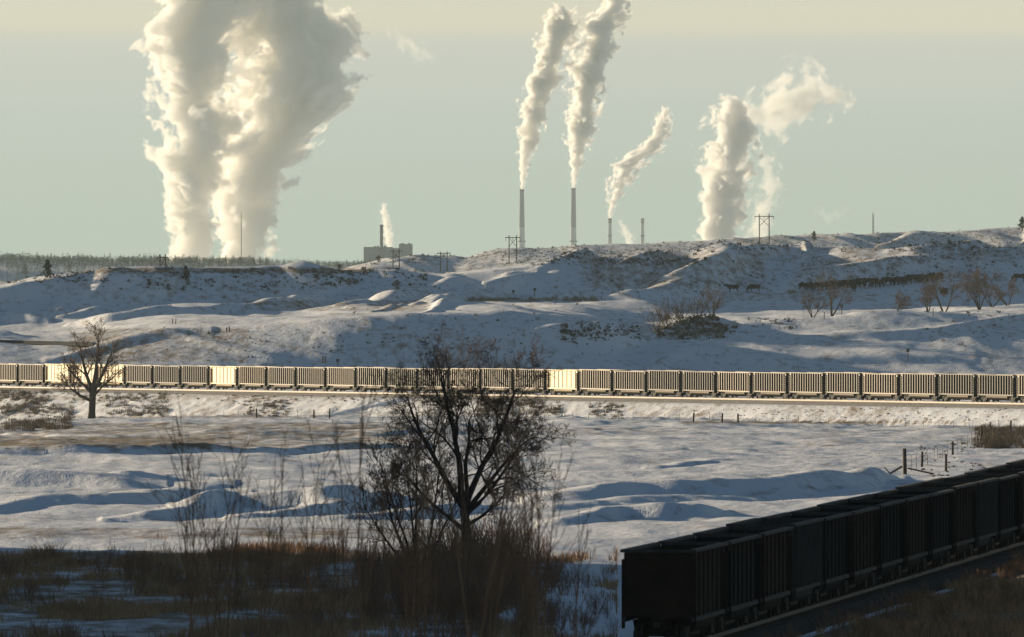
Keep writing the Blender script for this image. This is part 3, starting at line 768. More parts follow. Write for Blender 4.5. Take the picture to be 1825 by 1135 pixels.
# ------------------------------------------------------------------ ground cover (too many to count)
def tri_cloud(name, mat, C, size, n, label, cat, flat=0.6, jitter=1.0):
    """C (N,3) centres, size (N,) radii: each a tuft of n little faces"""
    C = np.repeat(C, n, axis=0); S = np.repeat(size, n)[:, None]
    m = len(C)
    dirs = rng.normal(size=(m, 3)); dirs /= np.linalg.norm(dirs, axis=1, keepdims=True)
    rad = rng.random((m, 1)) ** .5
    P = C + dirs * rad * S * np.array([1, 1, flat]) + np.array([0, 0, flat * .6]) * S
    T = rng.normal(size=(m, 3, 3)) * (S * .30 * jitter)[:, None, :]
    V = (P[:, None, :] + T).reshape(-1, 3)
    o = put(name, mesh_np(name, V, np.arange(m * 3).reshape(-1, 3), 3), mat)
    return tag(o, label, cat, kind='stuff')
def scatter(zones):
    pts, sz = [], []
    for x0, x1, y0, y1, n, a, b in zones:
        for _ in range(n):
            x = random.uniform(x0, x1); y = random.uniform(y0, y1)
            if vnoise(np.array([x / 35.]), np.array([y / 12.]), 77)[0] < random.uniform(-.9, .5): continue
            X, D, Z = pick(x, y, 900)
            if D > 5400: continue
            D += random.uniform(-1, 1); pts.append((X, D, float(ground(X, D)))); sz.append(random.uniform(a, b) * random.choice((.5, .7, 1)))
    return np.array(pts), np.array(sz)
C_, S_ = scatter([(-20, 160, 476, 505, 260, .3, .8), (180, 640, 480, 520, 480, .3, .8), (560, 760, 482, 512, 200, .3, .8), (640, 1260, 436, 474, 1250, .3, .75), (1150, 1840, 406, 450, 900, .25, .7), (1580, 1840, 430, 500, 420, .25, .6),
                  (560, 1120, 556, 640, 230, .2, .55), (1000, 1140, 580, 612, 320, .3, .7), (1170, 1320, 566, 606, 420, .35, .8), (1320, 1420, 568, 590, 70, .3, .6), (1650, 1840, 555, 620, 160, .25, .55), (1040, 1400, 455, 530, 350, .2, .5),
                  (120, 480, 585, 650, 200, .12, .3), (300, 620, 590, 640, 90, .2, .5), (1380, 1640, 460, 515, 350, .15, .4), (250, 1100, 500, 555, 250, .15, .45)])
tri_cloud('sagebrush', M['sage'], C_, S_, 16, 'dark sagebrush dotted over the snowy hills', 'sagebrush')
C_, S_ = scatter([(-20, 1840, 699, 716, 900, .2, .4), (190, 300, 702, 742, 260, .5, 1.1), (-20, 130, 695, 768, 620, .5, 1.2), (435, 520, 715, 742, 110, .3, .7), (850, 1000, 708, 742, 420, .5, 1.1), (1040, 1110, 722, 748, 90, .3, .7),
                  (1740, 1840, 762, 800, 420, .4, .8), (1200, 1840, 728, 750, 200, .1, .22), (1640, 1760, 790, 850, 90, .1, .22), (1180, 1300, 575, 606, 200, .3, .7)])
BRUSH_C, BRUSH_S = C_, S_
def blades(name, n, pos, hmin, hmax, mat, label, wid=.02, hs=None):
    P = pos; n = len(P); h = rng.uniform(hmin, hmax, n)[:, None]
    if hs is not None: h = h * hs
    lean = rng.normal(size=(n, 2)) * .28 * h; ang = rng.uniform(0, 6.283, n)
    w = np.stack([np.cos(ang), np.sin(ang), 0 * ang], 1) * wid * rng.uniform(.6, 1.4, (n, 1))
    tipv = P + np.concatenate([lean, h], 1)
    mid = P + np.concatenate([lean * .35, h * .55], 1)
    V = np.stack([P - w, P + w, mid + w * .7, mid - w * .7, tipv], 1).reshape(-1, 3)
    b = np.arange(n)[:, None] * 5
    T = np.concatenate([b + [0, 1, 2], b + [0, 2, 3], b + [3, 2, 4]], 0)
    o = put(name, mesh_np(name, V, T, 3), mat); return tag(o, label, 'grass', kind='stuff')
_n = 46; _C = np.repeat(BRUSH_C, _n, 0); _S = np.repeat(BRUSH_S, _n)[:, None]
_C = _C + np.concatenate([rng.normal(size=(len(_C), 2)) * _S * .55, -.03 + 0 * _S], 1)
o = blades('tumbleweed_brush', 0, _C, .15, .75, M['weed'], 'brown brush and tall grass tufts along the rail embankment', .022, np.clip(_S * 1.7, .25, 1.4)); o['category'] = 'brush'
def field_points(n, x0, x1, d0, d1, seed, thr=-.1):
    x = rng.uniform(x0, x1, n); D = rng.uniform(d0, d1, n); X = (x - CX) / F * D
    e = np.clip((x - 900) / 260, 0, 1) * np.clip((1105 - x) / 10, 0, 1) * .9 + (np.clip((D - 765 - 24 * vnoise(X / 7.0, D / 200.0, 99)) / 22, 0, 1) * 1.2 if d1 < 820 else 0)
    keep = fbm(X / 3.0, D / 14.0, 3, seed) > thr + rng.uniform(-.3, .3, n) + e
    X, D = X[keep], D[keep]
    d = (X - NT0[0]) * NTd[1] - (D - NT0[1]) * NTd[0]
    k = np.abs(d) > 2.2; X, D = X[k], D[k]
    return np.stack([X, D, ground(X, D) - .02], 1)
blades('dry_grass', 0, np.concatenate([field_points(130000, -60, 1100, 590, 790, 61, .10), field_points(42000, -60, 1100, 755, 815, 62, .0)]), .2, .65, M['straw'], 'dry brown grass standing through the snow in the shaded foreground')
Pn = field_points(140000, 1100, 1900, 575, 900, 63, -.1); dn = (Pn[:, 0] - NT0[0]) * NTd[1] - (Pn[:, 1] - NT0[1]) * NTd[0]
blades('dry_grass', 0, Pn[dn > 2.3], .2, .6, M['straw'], 'dry grass in the shade beside the near train')
Pn = field_points(16000, -60, 1860, 830, 2000, 64, .35)
blades('grass_stubble', 0, Pn, .10, .30, M['straw'], 'sparse straw stubble poking through the snowy field', .015)
# brush in the shaded foreground
def merge_brush(name, variants, places, mat, label):
    Vs, Fs, off = [], [], 0
    for (X, D, Z, sc, rz, k) in places:
        v, f = variants[k]; c, s_ = math.cos(rz), math.sin(rz)
        q = v * sc; q = np.stack([q[:, 0] * c - q[:, 1] * s_ + X, q[:, 0] * s_ + q[:, 1] * c + D, q[:, 2] + Z], 1)
        Vs.append(q); Fs.append(f + off); off += len(v)
    o = put(name, mesh_np(name, np.concatenate(Vs), np.concatenate(Fs), 4), mat); return tag(o, label, 'brush', kind='stuff')
var = []
for k in range(6):
    me = branches_mesh('v', shrub_brs(700 + k, 1.7, 13, .7, 1, (1.4,), .014, .008), 3)
    v = np.zeros(len(me.vertices) * 3, np.float32); me.vertices.foreach_get('co', v)
    f = np.zeros(len(me.polygons) * 4, np.int32); me.polygons.foreach_get('vertices', f)
    var.append((v.reshape(-1, 3), f.reshape(-1, 4))); bpy.data.meshes.remove(me)
pl = []
for _ in range(1350):
    x = random.uniform(-60, 1095) ; x = x if random.random() < .7 else random.uniform(-60, 960); D = random.uniform(430, 770); X = (x - CX) / F * D
    if vnoise(np.array([X / 4.]), np.array([D / 22.]), 91)[0] < random.uniform(-.5, .45): continue
    pl.append((X, D, float(ground(X, D)) - .05, random.uniform(.3, .95), random.uniform(0, 6.28), random.randrange(6)))
for _ in range(190):
    x = random.uniform(640, 1010); D = random.uniform(640, 760); X = (x - CX) / F * D
    pl.append((X, D, float(ground(X, D)) - .05, random.uniform(.6, 1.9) * (1.2 - abs(x - 830) / 260), random.uniform(0, 6.28), random.randrange(6)))
for _ in range(1500):
    x = random.uniform(1120, 1900); D = random.uniform(430, 900); X = (x - CX) / F * D
    d = (X - NT0[0]) * NTd[1] - (D - NT0[1]) * NTd[0]
    if d < 2.6 or d > 26 or (d > 7 and random.random() < .55): continue
    pl.append((X, D, float(ground(X, D)) - .05, random.uniform(.3, .75), random.uniform(0, 6.28), random.randrange(6)))
merge_brush('willow_brush', var, pl, M['stem'], 'tangled leafless willow brush across the shaded foreground')

# ------------------------------------------------------------------ evergreens
def needle_crown(seed, h, w, n, cone=True):
    r = np.random.default_rng(seed)
    t = r.random(n) ** .8; z = h * (.12 + .88 * t)
    prof = (1 - t) ** .75 * .95 + .08 if cone else np.sqrt(np.clip(1 - (2 * t - .9) ** 2 * .8, .05, 1))
    lump = .65 + .55 * np.sin(r.uniform(0, 6, 1) + t * 17)[:] * .5
    a = r.uniform(0, 6.283, n); q = r.random(n) ** .45
    P = np.stack([np.cos(a) * q * prof * lump * w, np.sin(a) * q * prof * lump * w, z], 1)
    T = r.normal(size=(n, 3, 3)) * (h * .040)
    V = (P[:, None, :] + T).reshape(-1, 3)
    return V, np.arange(n * 3).reshape(-1, 3)
ever = [(85, 496, 33, 1, 'largest pine at the left end of the hill crest'), (44, 494, 20, 1, 'small pine on the crest at far left'), (124, 487, 15, 0, 'small round pine on the crest right of the large one'), (605, 483, 13, 0, 'round juniper on the crest left of the power plant'),
        (331, 508, 26, 1, 'upright juniper among bushes on the upper left slope'), (300, 525, 13, 0, 'low dark juniper at the lower left of the bush group'), (675, 468, 13, 0, 'round juniper in front of the power plant'), (708, 517, 18, 0, 'lone juniper on the slope below the power plant'),
        (621, 509, 11, 0, 'small juniper left of the lone slope juniper'), (1451, 431, 19, 1, 'dark juniper on the right skyline beside the pole pair'), (1822, 412, 26, 1, 'dark tree cut by the right edge on the skyline'), (1692, 440, 10, 0, 'small juniper below the right skyline'),
        (415, 492, 9, 0, 'tiny juniper right of the bush group'), (265, 506, 8, 0, 'tiny juniper left of the bush group'), (335, 512, 12, 0, 'wide low bush beside the upright juniper')]
for i, (x, y, hp, cone, lab) in enumerate(ever):
    X, D, Z = pick(x, y, 2000); h = hp * D / F
    root = empty('pine_tree' if cone else 'juniper', (X, D, Z - .1))
    tb = MB(); tb.tube((0, 0, 0), (0, 0, h * .8), h * .035, h * .012, 6); tb.build('trunk', M['bark'], root)
    V, T = needle_crown(800 + i, h, h * (.50 if cone else .62), 620, bool(cone)); put('crown', mesh_np('crown', V, T, 3), M['pine'], root)
    tag(root, lab, 'tree', 'evergreens on the hills')
Vs, Ts, off = [], [], 0
vars_ = [needle_crown(900 + k, 1.0, .34, 30) for k in range(10)]
for _ in range(8000):
    x = random.uniform(-120, 690); D = random.choice((8800 + 260 * random.random(), 9000 + 120 * random.random())); X = (x - CX) / F * D
    if vnoise(np.array([x / 30.]), np.array([D / 60.]), 55)[0] < -.45 and random.random() < .6: continue
    h = random.uniform(2.6, 5.2) * (1.35 if random.random() < .10 else 1.0) * (1.0 if x < 480 else .75)
    v, t = vars_[random.randrange(10)]; Vs.append(v * np.array([h * random.uniform(.8, 1.3), h, h]) + np.array([X, D, float(ground(X, D)) - .3])); Ts.append(t + off); off += len(v)
tag(put('pine_forest', mesh_np('pine_forest', np.concatenate(Vs), np.concatenate(Ts), 3), M['pine']), 'hazy dark pine forest on the far left ridge', 'forest', kind='stuff')

# ------------------------------------------------------------------ cattle
def cow_mesh(name, graze):
    bm = bmesh.new()
    def ball(c, s):
        m = bmesh.ops.create_icosphere(bm, subdivisions=2, radius=1.0)
        for v in m['verts']: v.co = Vector((v.co.x * s[0] + c[0], v.co.y * s[1] + c[1], v.co.z * s[2] + c[2]))
    def limb(a, b, r0, r1):
        a, b = Vector(a), Vector(b)
        for i in range(7):
            t = i / 6; p = a.lerp(b, t); r_ = r0 + (r1 - r0) * t; ball(p, (r_, r_, r_ * 1.3))
    ball((0, 0, 1.0), (.85, .36, .36)); ball((.55, 0, 1.02), (.42, .33, .42)); ball((-.6, 0, 1.06), (.40, .34, .38)); ball((0, 0, .88), (.62, .34, .30)); ball((.62, 0, .80), (.24, .2, .24))
    if graze:
        limb((.85, 0, 1.08), (1.30, 0, .50), .24, .15); limb((1.30, 0, .48), (1.42, 0, .14), .15, .09); ball((1.27, .16, .52), (.05, .11, .05)); ball((1.27, -.16, .52), (.05, .11, .05))
    else:
        limb((.85, 0, 1.12), (1.28, 0, 1.34), .25, .16); limb((1.28, 0, 1.36), (1.66, 0, 1.16), .15, .09); ball((1.26, .18, 1.40), (.05, .12, .05)); ball((1.26, -.18, 1.40), (.05, .12, .05))
    for sy in (-1, 1):
        limb((.62, sy * .18, .75), (.62, sy * .18, .40), .13, .08); limb((.62, sy * .18, .40), (.64, sy * .18, .05), .075, .065)
        limb((-.70, sy * .18, .90), (-.62, sy * .18, .58), .19, .10); limb((-.62, sy * .18, .58), (-.82, sy * .18, .42), .10, .075); limb((-.82, sy * .18, .42), (-.76, sy * .18, .05), .07, .065)
    limb((-.98, 0, 1.22), (-1.05, 0, .55), .045, .04)
    me = bpy.data.meshes.new(name); bm.to_mesh(me); bm.free()
    o = bpy.data.objects.new(name, me); col.objects.link(o)
    m = o.modifiers.new('r', 'REMESH'); m.mode = 'VOXEL'; m.voxel_size = .045
    dg = bpy.context.evaluated_depsgraph_get(); me2 = bpy.data.meshes.new_from_object(o.evaluated_get(dg)); bpy.data.objects.remove(o); bpy.data.meshes.remove(me)
    me2.name = name; me2.polygons.foreach_set('use_smooth', np.ones(len(me2.polygons), dtype=bool)); me2.materials.clear(); me2.materials.append(M['cow'])
    return me2
cow_a, cow_b = cow_mesh('cow', True), cow_mesh('cow', False)
cows = [(1307, 522, 1, 3.05, 'black cow standing alone at the far left of the herd'), (1345, 521, 0, 3.1, 'black cow grazing just right of the lone left cow'),
        (1522, 521, 1, 1.7, 'black cow standing apart in front of the herd facing the camera')]
xs = [1433, 1441, 1452, 1460, 1472, 1480, 1488, 1496, 1503, 1511, 1519, 1527, 1535, 1556, 1561, 1567, 1580, 1586, 1594, 1602, 1609, 1617, 1624, 1632, 1640, 1648, 1656, 1664, 1672, 1817]
for i, x in enumerate(xs):
    y = np.interp(x, [1430, 1475, 1540, 1565, 1600, 1680, 1825], [520, 517, 511, 512, 508, 502, 502])
    lab = f'black cow in the long herd on the terrace, {ORD[i]} from the left' if x < 1800 else 'black cow at the right edge behind the bare trees'
    cows.append((x, y, random.random() < .35, random.choice((0, 3.14, .4, 2.8, -.3, 3.5)) + random.uniform(-.2, .2), lab))
for x, y, st, rz, lab in cows:
    X, D, Z = pick(x, y, 2500)
    sc = 1.27 * D / 3000
    o = put('cow', cow_b if st else cow_a, None, None, (X, D, Z - .03), rz, sc); tag(o, lab, 'cow', 'black cattle on the hillside terrace')

# ------------------------------------------------------------------ fences, posts, signs
def fence(posts, label, wires=3, group='wire fences'):
    """posts: (x, y_base, height px, radius m)"""
    root = None; pts = []
    for (x, y, hp, r_, dmin) in posts:
        X, D, Z = pick(x, y, dmin); pts.append((X, D, Z, hp * D / F, r_))
    root = empty('wire_fence', pts[0][:3])
    o0 = Vector(pts[0][:3])
    for X, D, Z, h, r_ in pts:
        b = MB(); lean = random.uniform(-.06, .06) * h
        b.tube(Vector((X, D, Z - .2)) - o0, Vector((X + lean, D, Z + h)) - o0, r_, r_ * .9, 6); b.build('post', M['wood'] if r_ > .05 else M['iron'], root)
    for k in range(wires):
        w = MB()
        for a, b_ in zip(pts[:-1], pts[1:]):
            f_ = .35 + .3 * k
            w.tube(Vector((a[0], a[1], a[2] + a[3] * f_)) - o0, Vector((b_[0], b_[1], b_[2] + b_[3] * f_)) - o0, .006, .006, 3, False)
        w.build('wire', M['iron'], root)
    return tag(root, label, 'fence', group)
ps = [(1613, 846, 46, .17, 800), (1624, 842, 30, .03, 800), (1634, 838, 32, .03, 800), (1643, 832, 27, .11, 800), (1653, 828, 28, .03, 800), (1664, 823, 27, .03, 800), (1671, 820, 25, .03, 800), (1679, 817, 24, .03, 800),
      (1688, 813, 24, .03, 800), (1698, 811, 24, .11, 800), (1706, 806, 22, .03, 800), (1713, 803, 24, .03, 800), (1724, 797, 22, .03, 800), (1731, 793, 24, .03, 800), (1740, 789, 21, .03, 800), (1749, 785, 23, .13, 800), (1765, 772, 20, .09, 800), (1780, 768, 18, .05, 800)]
fence(ps, 'wire fence running from the broken corner post back to the rail embankment')
ps = []
for i, x in enumerate(range(400, 1840, 27)):
    big = any(abs(x - q) < 14 for q in (452, 555, 600, 1239, 1290, 1315, 1800))
    ps.append((x + random.uniform(-5, 5), float(np.interp(x, [400, 600, 1000, 1400, 1825], [744, 746, 747, 755, 768])), random.uniform(15, 18) if big else random.uniform(12, 16), .13 if big else .035, 1500))
fence(ps, 'long thin wire fence along the foot of the far rail embankment')
ps = [(308, 577, 9, .1, 2500), (313, 577, 9, .1, 2500)] + [(322 + 9 * i, 579 + 1.2 * i, 7, .03, 2500) for i in range(9)] + [(404, 592, 9, .12, 2500), (409, 593, 10, .12, 2500)] + [(420 + 12 * i, 597 + 3.6 * i, 8, .035, 2500) for i in range(13)] + [(575, 650, 11, .14, 2500), (580, 651, 11, .14, 2500)]
fence(ps, 'wire fence climbing over the low snowy knoll behind the far train')
# broken corner brace, loose post
X, D, Z = pick(1613, 846, 800); s_ = D / F
b = MB(); b.tube((-18 * s_ * 0 + 0, 0, 14 * s_), (-22 * s_, -.5, .06), .09, .08, 6); b.tube((-22 * s_, -.5, .06), (-32 * s_, -.6, 14 * s_), .05, .04, 6)
o = b.build('fallen_rail', M['wood']); o.location = (X - .25, D - .3, Z); tag(o, 'broken wooden rails leaning left of the dark corner post', 'rail')
b = MB(); b.tube((0, 0, 11 * s_), (46 * s_, -.6, .05), .07, .06, 6); o = b.build('fallen_rail', M['wood']); o.location = (X + .2, D - .4, Z); tag(o, 'fallen wooden rail stretching right of the dark corner post', 'rail')
b = MB(); b.tube((0, 0, -.2), (0, 0, 30 * s_), .11, .10, 6); XX, DD, ZZ = pick(1686, 842, 800); o = b.build('fence_post', M['wood']); o.location = (XX, DD, ZZ); tag(o, 'lone dark wooden post near the top of the near train', 'post')
signs = [(915, 529, 9, 1, 'leftmost small marker sign on the bench crest'), (953, 531, 14, 1, 'taller round marker sign on the bench crest'), (1035, 536, 15, 0, 'thin bare marker post on the bench crest'), (1618, 645, 22, 1, 'lone post with a dark cap on the snow slope above the far train'),
         (1500, 561, 18, 1, 'thick post with a box right of the slender creek tree'), (1469, 569, 14, 0, 'thin post below the slender creek tree'), (1663, 566, 16, 0, 'thin post on the crest below the nest tree'), (602, 652, 12, 1, 'small white topped post behind the far train')]
for x, y, hp, cap, lab in signs:
    X, D, Z = pick(x, y, 2100); s_ = D / F; root = empty('marker_post', (X, D, Z - .1))
    b = MB(); b.tube((0, 0, 0), (0, 0, hp * s_), .09, .08, 6); b.build('post', M['wood'], root)
    if cap: b = MB(); b.box(-.32, .32, -.16, -.09, hp * s_ - .55, hp * s_ + .05); b.build('sign_plate', M['iron'], root)
    tag(root, lab, 'marker post', 'marker posts on the slopes')

# ------------------------------------------------------------------ power line structures, masts
def h_frame(x, ytop, ybase, dmin, wpx, label, D=None):
    if D is None: X, D, Z = pick(x, ybase, dmin)
    else: X, D, Z = at_D(x, D)
    s_ = D / F; h = zy(ytop, D) - Z; sp = wpx * .25 * s_; root = empty('power_pole', (X, D, Z - .3))
    for sg in (-1, 1):
        b = MB(); b.tube((sg * sp, 0, -.2), (sg * sp, 0, h + .3), .22, .17, 7); b.build('pole', M['wood'], root)
        b = MB(); b.tube((sg * sp, 0, h * .93), (-sg * sp, 0, h * .62), .10, .10, 5); b.build('brace', M['wood'], root)
    b = MB(); b.box(-sp * 2, sp * 2, -.40, -.20, h * .93, h * .93 + .30); b.build('crossarm', M['wood'], root)
    for k in (-1.92, 0, 1.92):
        b = MB()
        for j in range(6): b.tube((k * sp, -.3, h * .93 - .2 * j - .02), (k * sp, -.3, h * .93 - .2 * j - .14), .15, .10, 6)
        b.build('insulator', M['iron'], root)
    return tag(root, label, 'power pole', 'wooden power pole pairs on the ridges')
h_frame(1362, 381, 441, 4000, 35, 'tall power pole pair on the right ridge before the steam plume', 5020)
h_frame(914, 419, 470, 4000, 27, 'power pole pair in front of the leftmost tall chimney', 5010)
h_frame(791, 448, 476, 4000, 24, 'power pole pair right of the power plant building', 5010)
h_frame(706, 444, 476, 4000, 22, 'power pole pair in front of the power plant building', 5005)
h_frame(290, 453, 478, 3000, 20, 'power pole pair on the left crest below the large plume', 3600)
def mast(x, ytop, D, label):
    X, D, Z = at_D(x, D); h = zy(ytop, D) - Z; root = empty('radio_mast', (X, D, Z)); w = .32
    for k in range(3):
        a = k * 2.094; b = MB(); b.tube((math.cos(a) * w, math.sin(a) * w, -.3), (math.cos(a) * w * .8, math.sin(a) * w * .8, h), .10, .08, 5); b.build('leg', M['iron'], root)
    b = MB(); n = int(h / 1.2)
    for j in range(n):
        for k in range(3):
            a, c = k * 2.094, (k + 1) * 2.094; b.tube((math.cos(a) * w, math.sin(a) * w, j * 1.2), (math.cos(c) * w, math.sin(c) * w, (j + 1) * 1.2), .05, .05, 3, False)
    o = b.build('lattice', M['iron'], root)
    return tag(root, label, 'mast')
mast(430, 378, 9050, 'tall thin radio mast in front of the large left plume')
mast(1556, 379, 5170, 'thin radio mast on the right skyline')

# ------------------------------------------------------------------ power station far behind
def lathe(prof, n=24):
    b = MB(); m = len(prof)
    vs = [(r_ * math.cos(2 * math.pi * k / n), r_ * math.sin(2 * math.pi * k / n), z) for r_, z in prof for k in range(n)]
    b.add(vs, [(i * n + k, i * n + (k + 1) % n, (i + 1) * n + (k + 1) % n, (i + 1) * n + k) for i in range(m - 1) for k in range(n)])
    return b
DP = 20000.0
def chimney(x, ytop, wt, wb, label, two_tone):
    X = (x - CX) / F * DP; s_ = DP / F; zt = zy(ytop, DP); zb = -101.0; z440 = zy(440, DP)
    rt = wt * s_ / 2; k = (wb - wt) * s_ / 2 / (zt - z440); rad = lambda z: rt + k * (zt - z)
    root = empty('chimney', (X, DP, zb)); H = zt - zb
    zm = zy(405, DP) if two_tone else zt - 4
    pr = lathe([(rad(zb), 0), (rad(zm), zm - zb)]); pr.build('shaft', M['conc'], root, True)
    pr = lathe([(rad(zm) + .05, zm - zb), (rad(zt) + .05, H - 3.5)]); pr.build('upper_shaft', M['conc'] if not two_tone else M['clad'], root, True)
    pr = lathe([(rt + .35, H - 3.5), (rt + .35, H), (rt - .8, H), (rt - .8, H - 6)]); pr.build('rim', M['concd'], root, True)
    for yy in ((430,) if two_tone else (396, 420)):
        z = zy(yy, DP); r_ = rad(z); pr = lathe([(r_, z - zb - .9), (r_ + (1.6 if two_tone else .7), z - zb - .6), (r_ + (1.6 if two_tone else .7), z - zb + 1.0), (r_, z - zb + 1.0)]); pr.build('platform', M['concd'], root, True)
    return tag(root, label, 'chimney', 'power station chimneys')
chimney(930, 337, 7.6, 11.0, 'tall pale chimney on the left of the tall pair', True)
chimney(1022, 335, 7.6, 11.0, 'tall pale chimney on the right of the tall pair', True)
chimney(1087, 389, 5.6, 7.0, 'shorter smoking chimney right of the tall pair', False)
chimney(1145, 389, 5.6, 7.0, 'shorter chimney without smoke, rightmost of the four', False)
DB = 12000.0; sB = DB / F
def bx(x0, x1, yt, d0, d1): return ((x0 - 691) * sB, (x1 - 691) * sB, d0, d1, 0.0, zy(yt, DB) + 70.0)
root = empty('power_plant', ((691 - CX) / F * DB, DB, -70.0))
for nm, args in (('boiler_house', (648, 700, 440, 0, 26)), ('turbine_hall', (700.1, 711, 442, 2, 30)), ('boiler_house', (711.1, 735, 434.5, 1, 24))):
    b = MB(); b.box(*bx(*args)); b.build(nm, M['clad'], root)
for x0, x1, yt in ((666, 670, 438.3), (672, 675, 437.5), (684, 688, 438), (714, 720, 433.2), (727, 731, 433)):
    b = MB(); q = list(bx(x0, x1, yt, 6, 10)); q[4] = zy(442, DB) + 70 if x0 < 700 else zy(435, DB) + 70; b.box(*q); b.build('roof_vent', M['concd'], root)
b = lathe([(1.5, 0), (1.35, zy(400, DB) + 70 - 2), (1.6, zy(400, DB) + 70 - 2), (1.6, zy(400, DB) + 70)], 14); o = b.build('smokestack', M['concd'], root, True); o.location = ((680 - 691) * sB, -2.5, 0)
tag(root, 'grey block shaped power plant building with one thin dark stack', 'building')

# dirt road cut at the left
for (pa, pb, lab) in (([(-60, 607), (40, 609), (110, 611), (165, 613)], [(-60, 611), (40, 613.5), (110, 616), (165, 618)], 'dark dirt road strip along the left slope'),):
    b = MB()
    A = [pick(x, y, 2300) for x, y in pa]; B = [pick(x, y, 2300) for x, y in pb]
    for i in range(len(A) - 1):
        b.add([Vector(B[i]) + Vector((0, 0, .05)), Vector(B[i + 1]) + Vector((0, 0, .05)), Vector(A[i + 1]) + Vector((0, 0, .25)), Vector(A[i]) + Vector((0, 0, .25))], [(0, 1, 2, 3)])
    o = b.build('dirt_road', M['dirt']); tag(o, lab, 'road', kind='structure')

# ------------------------------------------------------------------ steam plumes: closed bodies of scattering vapour
def plume(pts, D, label, density, seed, amp=.55, soft=.16, freq=1.1, grow_=1.0, axis='z', anis=0.3, alb=(.988, .980, .962)):
    """pts: (x, y, radius) in picture units along the plume; density falls off around a curved core and is broken up by billows"""
    s_ = D / F; r = random.Random(seed)
    x0, y0 = pts[0][0], pts[0][1]
    P = np.array([((x - x0) * s_, (y0 - y) * s_, q * s_ * grow_) for x, y, q in pts])
    if axis == 'x': main, off = P[:, 0].copy(), P[:, 1].copy()
    else: main, off = P[:, 1].copy(), P[:, 0].copy()
    L = main[-1]; rad = P[:, 2]
    # finer, smoothed samples
    u = np.linspace(0, L, 25); off = np.interp(u, main, off); rad = np.interp(u, main, rad)
    off = np.convolve(np.pad(off, 1, mode='edge'), [.25, .5, .25], 'valid'); rad = np.convolve(np.pad(rad, 1, mode='edge'), [.25, .5, .25], 'valid')
    tt = np.concatenate([[0], np.cumsum(np.diff(u) / ((rad[1:] + rad[:-1]) / 2))])
    m = bpy.data.materials.new('steam'); m.use_nodes = True; nt = m.node_tree; nt.nodes.clear(); N, K = nt.nodes, nt.links
    def mth(op, *ar, clamp=False):
        n = N.new('ShaderNodeMath'); n.operation = op; n.use_clamp = clamp
        for i, v in enumerate(ar):
            if isinstance(v, (int, float)): n.inputs[i].default_value = float(v)
            else: K.new(v, n.inputs[i])
        return n.outputs[0]
    tc_ = N.new('ShaderNodeTexCoord'); sp_ = N.new('ShaderNodeSeparateXYZ'); K.new(tc_.outputs['Object'], sp_.inputs[0])
    A, B = (sp_.outputs['X'], sp_.outputs['Z']) if axis == 'x' else (sp_.outputs['Z'], sp_.outputs['X'])
    a_ = mth('DIVIDE', A, L, clamp=True)
    def crv(vals):
        lo, hi = float(vals.min()), float(vals.max()); hi = hi if hi - lo > 1e-3 else lo + 1e-3
        f = N.new('ShaderNodeFloatCurve'); c = f.mapping.curves[0]
        q = [(float(uu / L), float((v - lo) / (hi - lo))) for uu, v in zip(u, vals)]
        c.points[0].location = q[0]; c.points[1].location = q[-1]
        for pt in q[1:-1]: c.points.new(*pt)
        f.mapping.update(); K.new(a_, f.inputs['Value'])
        return mth('MULTIPLY_ADD', f.outputs[0], hi - lo, lo)
    cx, rr, t_ = crv(off), crv(rad), crv(tt)
    dx = mth('DIVIDE', mth('SUBTRACT', B, cx), rr); dy = mth('DIVIDE', sp_.outputs['Y'], rr)
    da = mth('DIVIDE', mth('SUBTRACT', A, mth('MULTIPLY', a_, L)), rr)
    cb = N.new('ShaderNodeCombineXYZ'); K.new(dx, cb.inputs[0]); K.new(dy, cb.inputs[1]); K.new(mth('ADD', mth('ADD', t_, da), seed * 7.3), cb.inputs[2])
    def noi(scale, det, rough):
        n = N.new('ShaderNodeTexNoise'); n.inputs['Scale'].default_value = scale; n.inputs['Detail'].default_value = det; n.inputs['Roughness'].default_value = rough
        K.new(cb.outputs[0], n.inputs['Vector']); return n.outputs['Fac']
    n1 = mth('SUBTRACT', noi(freq, 1.0, .5), .5)
    n2 = mth('SUBTRACT', mth('ABSOLUTE', mth('SUBTRACT', noi(freq * 2.0, 4.5, .60), .5)), .11)
    rho = mth('SQRT', mth('ADD', mth('ADD', mth('MULTIPLY', dx, dx), mth('MULTIPLY', dy, dy)), mth('MULTIPLY', da, da)))
    fld = mth('ADD', mth('SUBTRACT', .92, rho), mth('ADD', mth('MULTIPLY', n1, amp * 3.4), mth('MULTIPLY', n2, amp * 4.4)))
    mr_ = N.new('ShaderNodeMapRange'); mr_.interpolation_type = 'SMOOTHSTEP'; mr_.inputs['From Min'].default_value = 0; mr_.inputs['From Max'].default_value = soft
    mr_.inputs['To Max'].default_value = density; K.new(fld, mr_.inputs['Value'])
    v = N.new('ShaderNodeVolumePrincipled'); v.inputs['Color'].default_value = alb + (1,); v.inputs['Anisotropy'].default_value = anis
    K.new(mr_.outputs[0], v.inputs['Density'])
    o_ = N.new('ShaderNodeOutputMaterial'); K.new(v.outputs[0], o_.inputs['Volume'])
    b = MB(); n = 20; rings = []
    seq = [(-.9, .5), (-.5, .95)] if pts[0][2] > 20 else [(-.3, 1.0)]
    prof = [(u[0] + k * rad[0], off[0], rad[0] * q) for k, q in seq] + [(uu, oo, q) for uu, oo, q in zip(u, off, rad)] + [(u[-1] + k * rad[-1], off[-1], rad[-1] * q) for k, q in ((.6, .92), (1.0, .7), (1.25, .35))]
    vs = []
    for uu, oo, q in prof:
        for k in range(n):
            c_, s2 = math.cos(6.28318 * k / n) * q * 1.45, math.sin(6.28318 * k / n) * q * 1.45
            vs.append((uu, s2, oo + c_) if axis == 'x' else (oo + c_, s2, uu))
